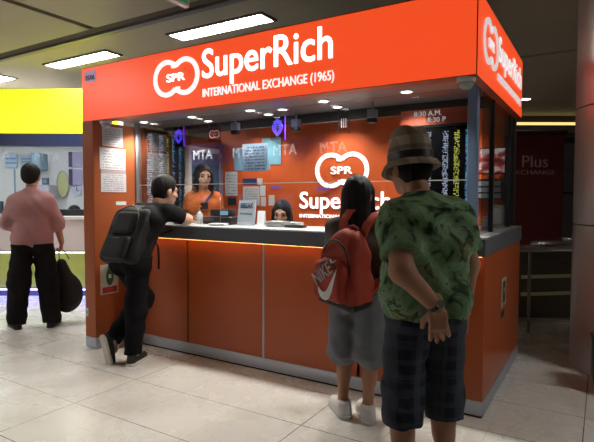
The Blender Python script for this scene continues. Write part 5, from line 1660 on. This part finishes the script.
t = thing('glass_gate', 'tall pale glass gate with dark handle right of the maroon booth', 'gate', (p.x + KR.x * 0.05 + KF.x * 0.9, p.y + KR.y * 0.05 + KF.y * 0.9, 0), YAW)
MB().box(0.0, 0.75, 0, 0.03, 0.02, 2.5).build('leaf', mat('gate_frost', (0.20, 0.21, 0.22), 0.3, noise=0.1), t)
MB().box(-0.04, 0.0, -0.02, 0.05, 0.0, 2.6).box(0.75, 0.79, -0.02, 0.05, 0.0, 2.6).box(0.0, 0.75, -0.02, 0.05, 2.5, 2.6).box(0, 0.75, -0.01, 0.04, 1.5, 1.54).build('frame', M_dark, t)
MB().cyl((0.12, -0.05, 0.9), (0.12, -0.05, 1.9), 0.025).build('handle', M_black, t, smooth=35)
# far ceiling lamps at right
t = downlight((-0.62, 6.6, CZ - 0.002), 'round ceiling downlight right of the orange sign, over the maroon booth', 25, 0.09)
t = thing('cove_light', 'long thin yellowish cove lamp high on the far wall at the right', 'ceiling light', (0.2, 9.2, 3.0), YAW)
MB().box(-1.7, 0.9, -0.03, 0.03, 0, 0.05).build('tube', mat('cove_tube', (0.9, 0.8, 0.4), 0.5, emis=(1.0, 0.75, 0.30), estr=1.2), t)
MB().box(-1.75, 0.95, 0.031, 0.12, -0.02, 0.19).build('housing', M_dark, t)

# exit sign hanging at the top
t = thing('exit_sign', 'green exit sign hanging from the ceiling, cut off by the top edge', 'sign', (-1.60, -1.18, 2.592), R(90))
MB().box(-0.25, 0.20, -0.02, 0.02, 0.0, 0.2, 0.004).build('housing', M_white, t)
MB().prism([(-0.24, 0.014), (0.188, 0.014), (0.188, 0.19), (-0.24, 0.19)], (0, -0.021, 0), X, Z, -Y, 0.002).build('face', mat('exit_green', (0.02, 0.16, 0.06), 0.4, emis=(0.02, 0.35, 0.12), estr=0.25), t)
MB().text('EXIT', (0, -0.0235, 0), X, Z, -Y, -0.19, 0.14, 0.06, 0.14, 0.002, 0.02).build('lettering', M_white, t)
MB().cyl((-0.2, 0, 0.2), (-0.2, 0, CZ - 2.592), 0.008).cyl((0.1, 0, 0.2), (0.1, 0, CZ - 2.592), 0.008).build('hanger', M_alu, t)

# row of cash machines across the hall, facing the booth (they show as reflections in its glass)
for i, (x, lab) in enumerate(((-8.15, 'first'), (-6.85, 'second'), (-5.65, 'third'), (-4.4, 'fourth'))):
    t = thing('cash_machine', 'cash machine across the hall with lit header, ' + lab + ' from the pink shirted man\'s side', 'cash machine', (x, -6.2, 0), 0, 'cash machines across the hall')
    MB().box(-0.42, 0.42, -0.5, 0.0, 0.0, 2.25, 0.02).build('cabinet', mat('atm_grey', (0.10, 0.09, 0.12), 0.5), t)
    MB().box(-0.50, 0.50, -0.45, 0.06, 2.26, 2.80, 0.01).build('header', mat('atm_violet', (0.2, 0.1, 0.25), 0.4, emis=(0.50, 0.26, 0.62), estr=0.4), t)
    MB().text('ATM', (0, 0.061, 0), -X, Z, Y, -0.32, 0.32, 2.40, 2.64, 0.01, 0.02).build('lettering', mat('atm_letter', (0.8, 0.8, 0.8), 0.4, emis=(1, 1, 1), estr=1.8), t)
    MB().box(-0.2, 0.2, 0.001, 0.01, 1.2, 1.5).build('screen', mat('atm_screen', (0.1, 0.2, 0.4), 0.3, emis=(0.2, 0.4, 0.8), estr=0.8), t)
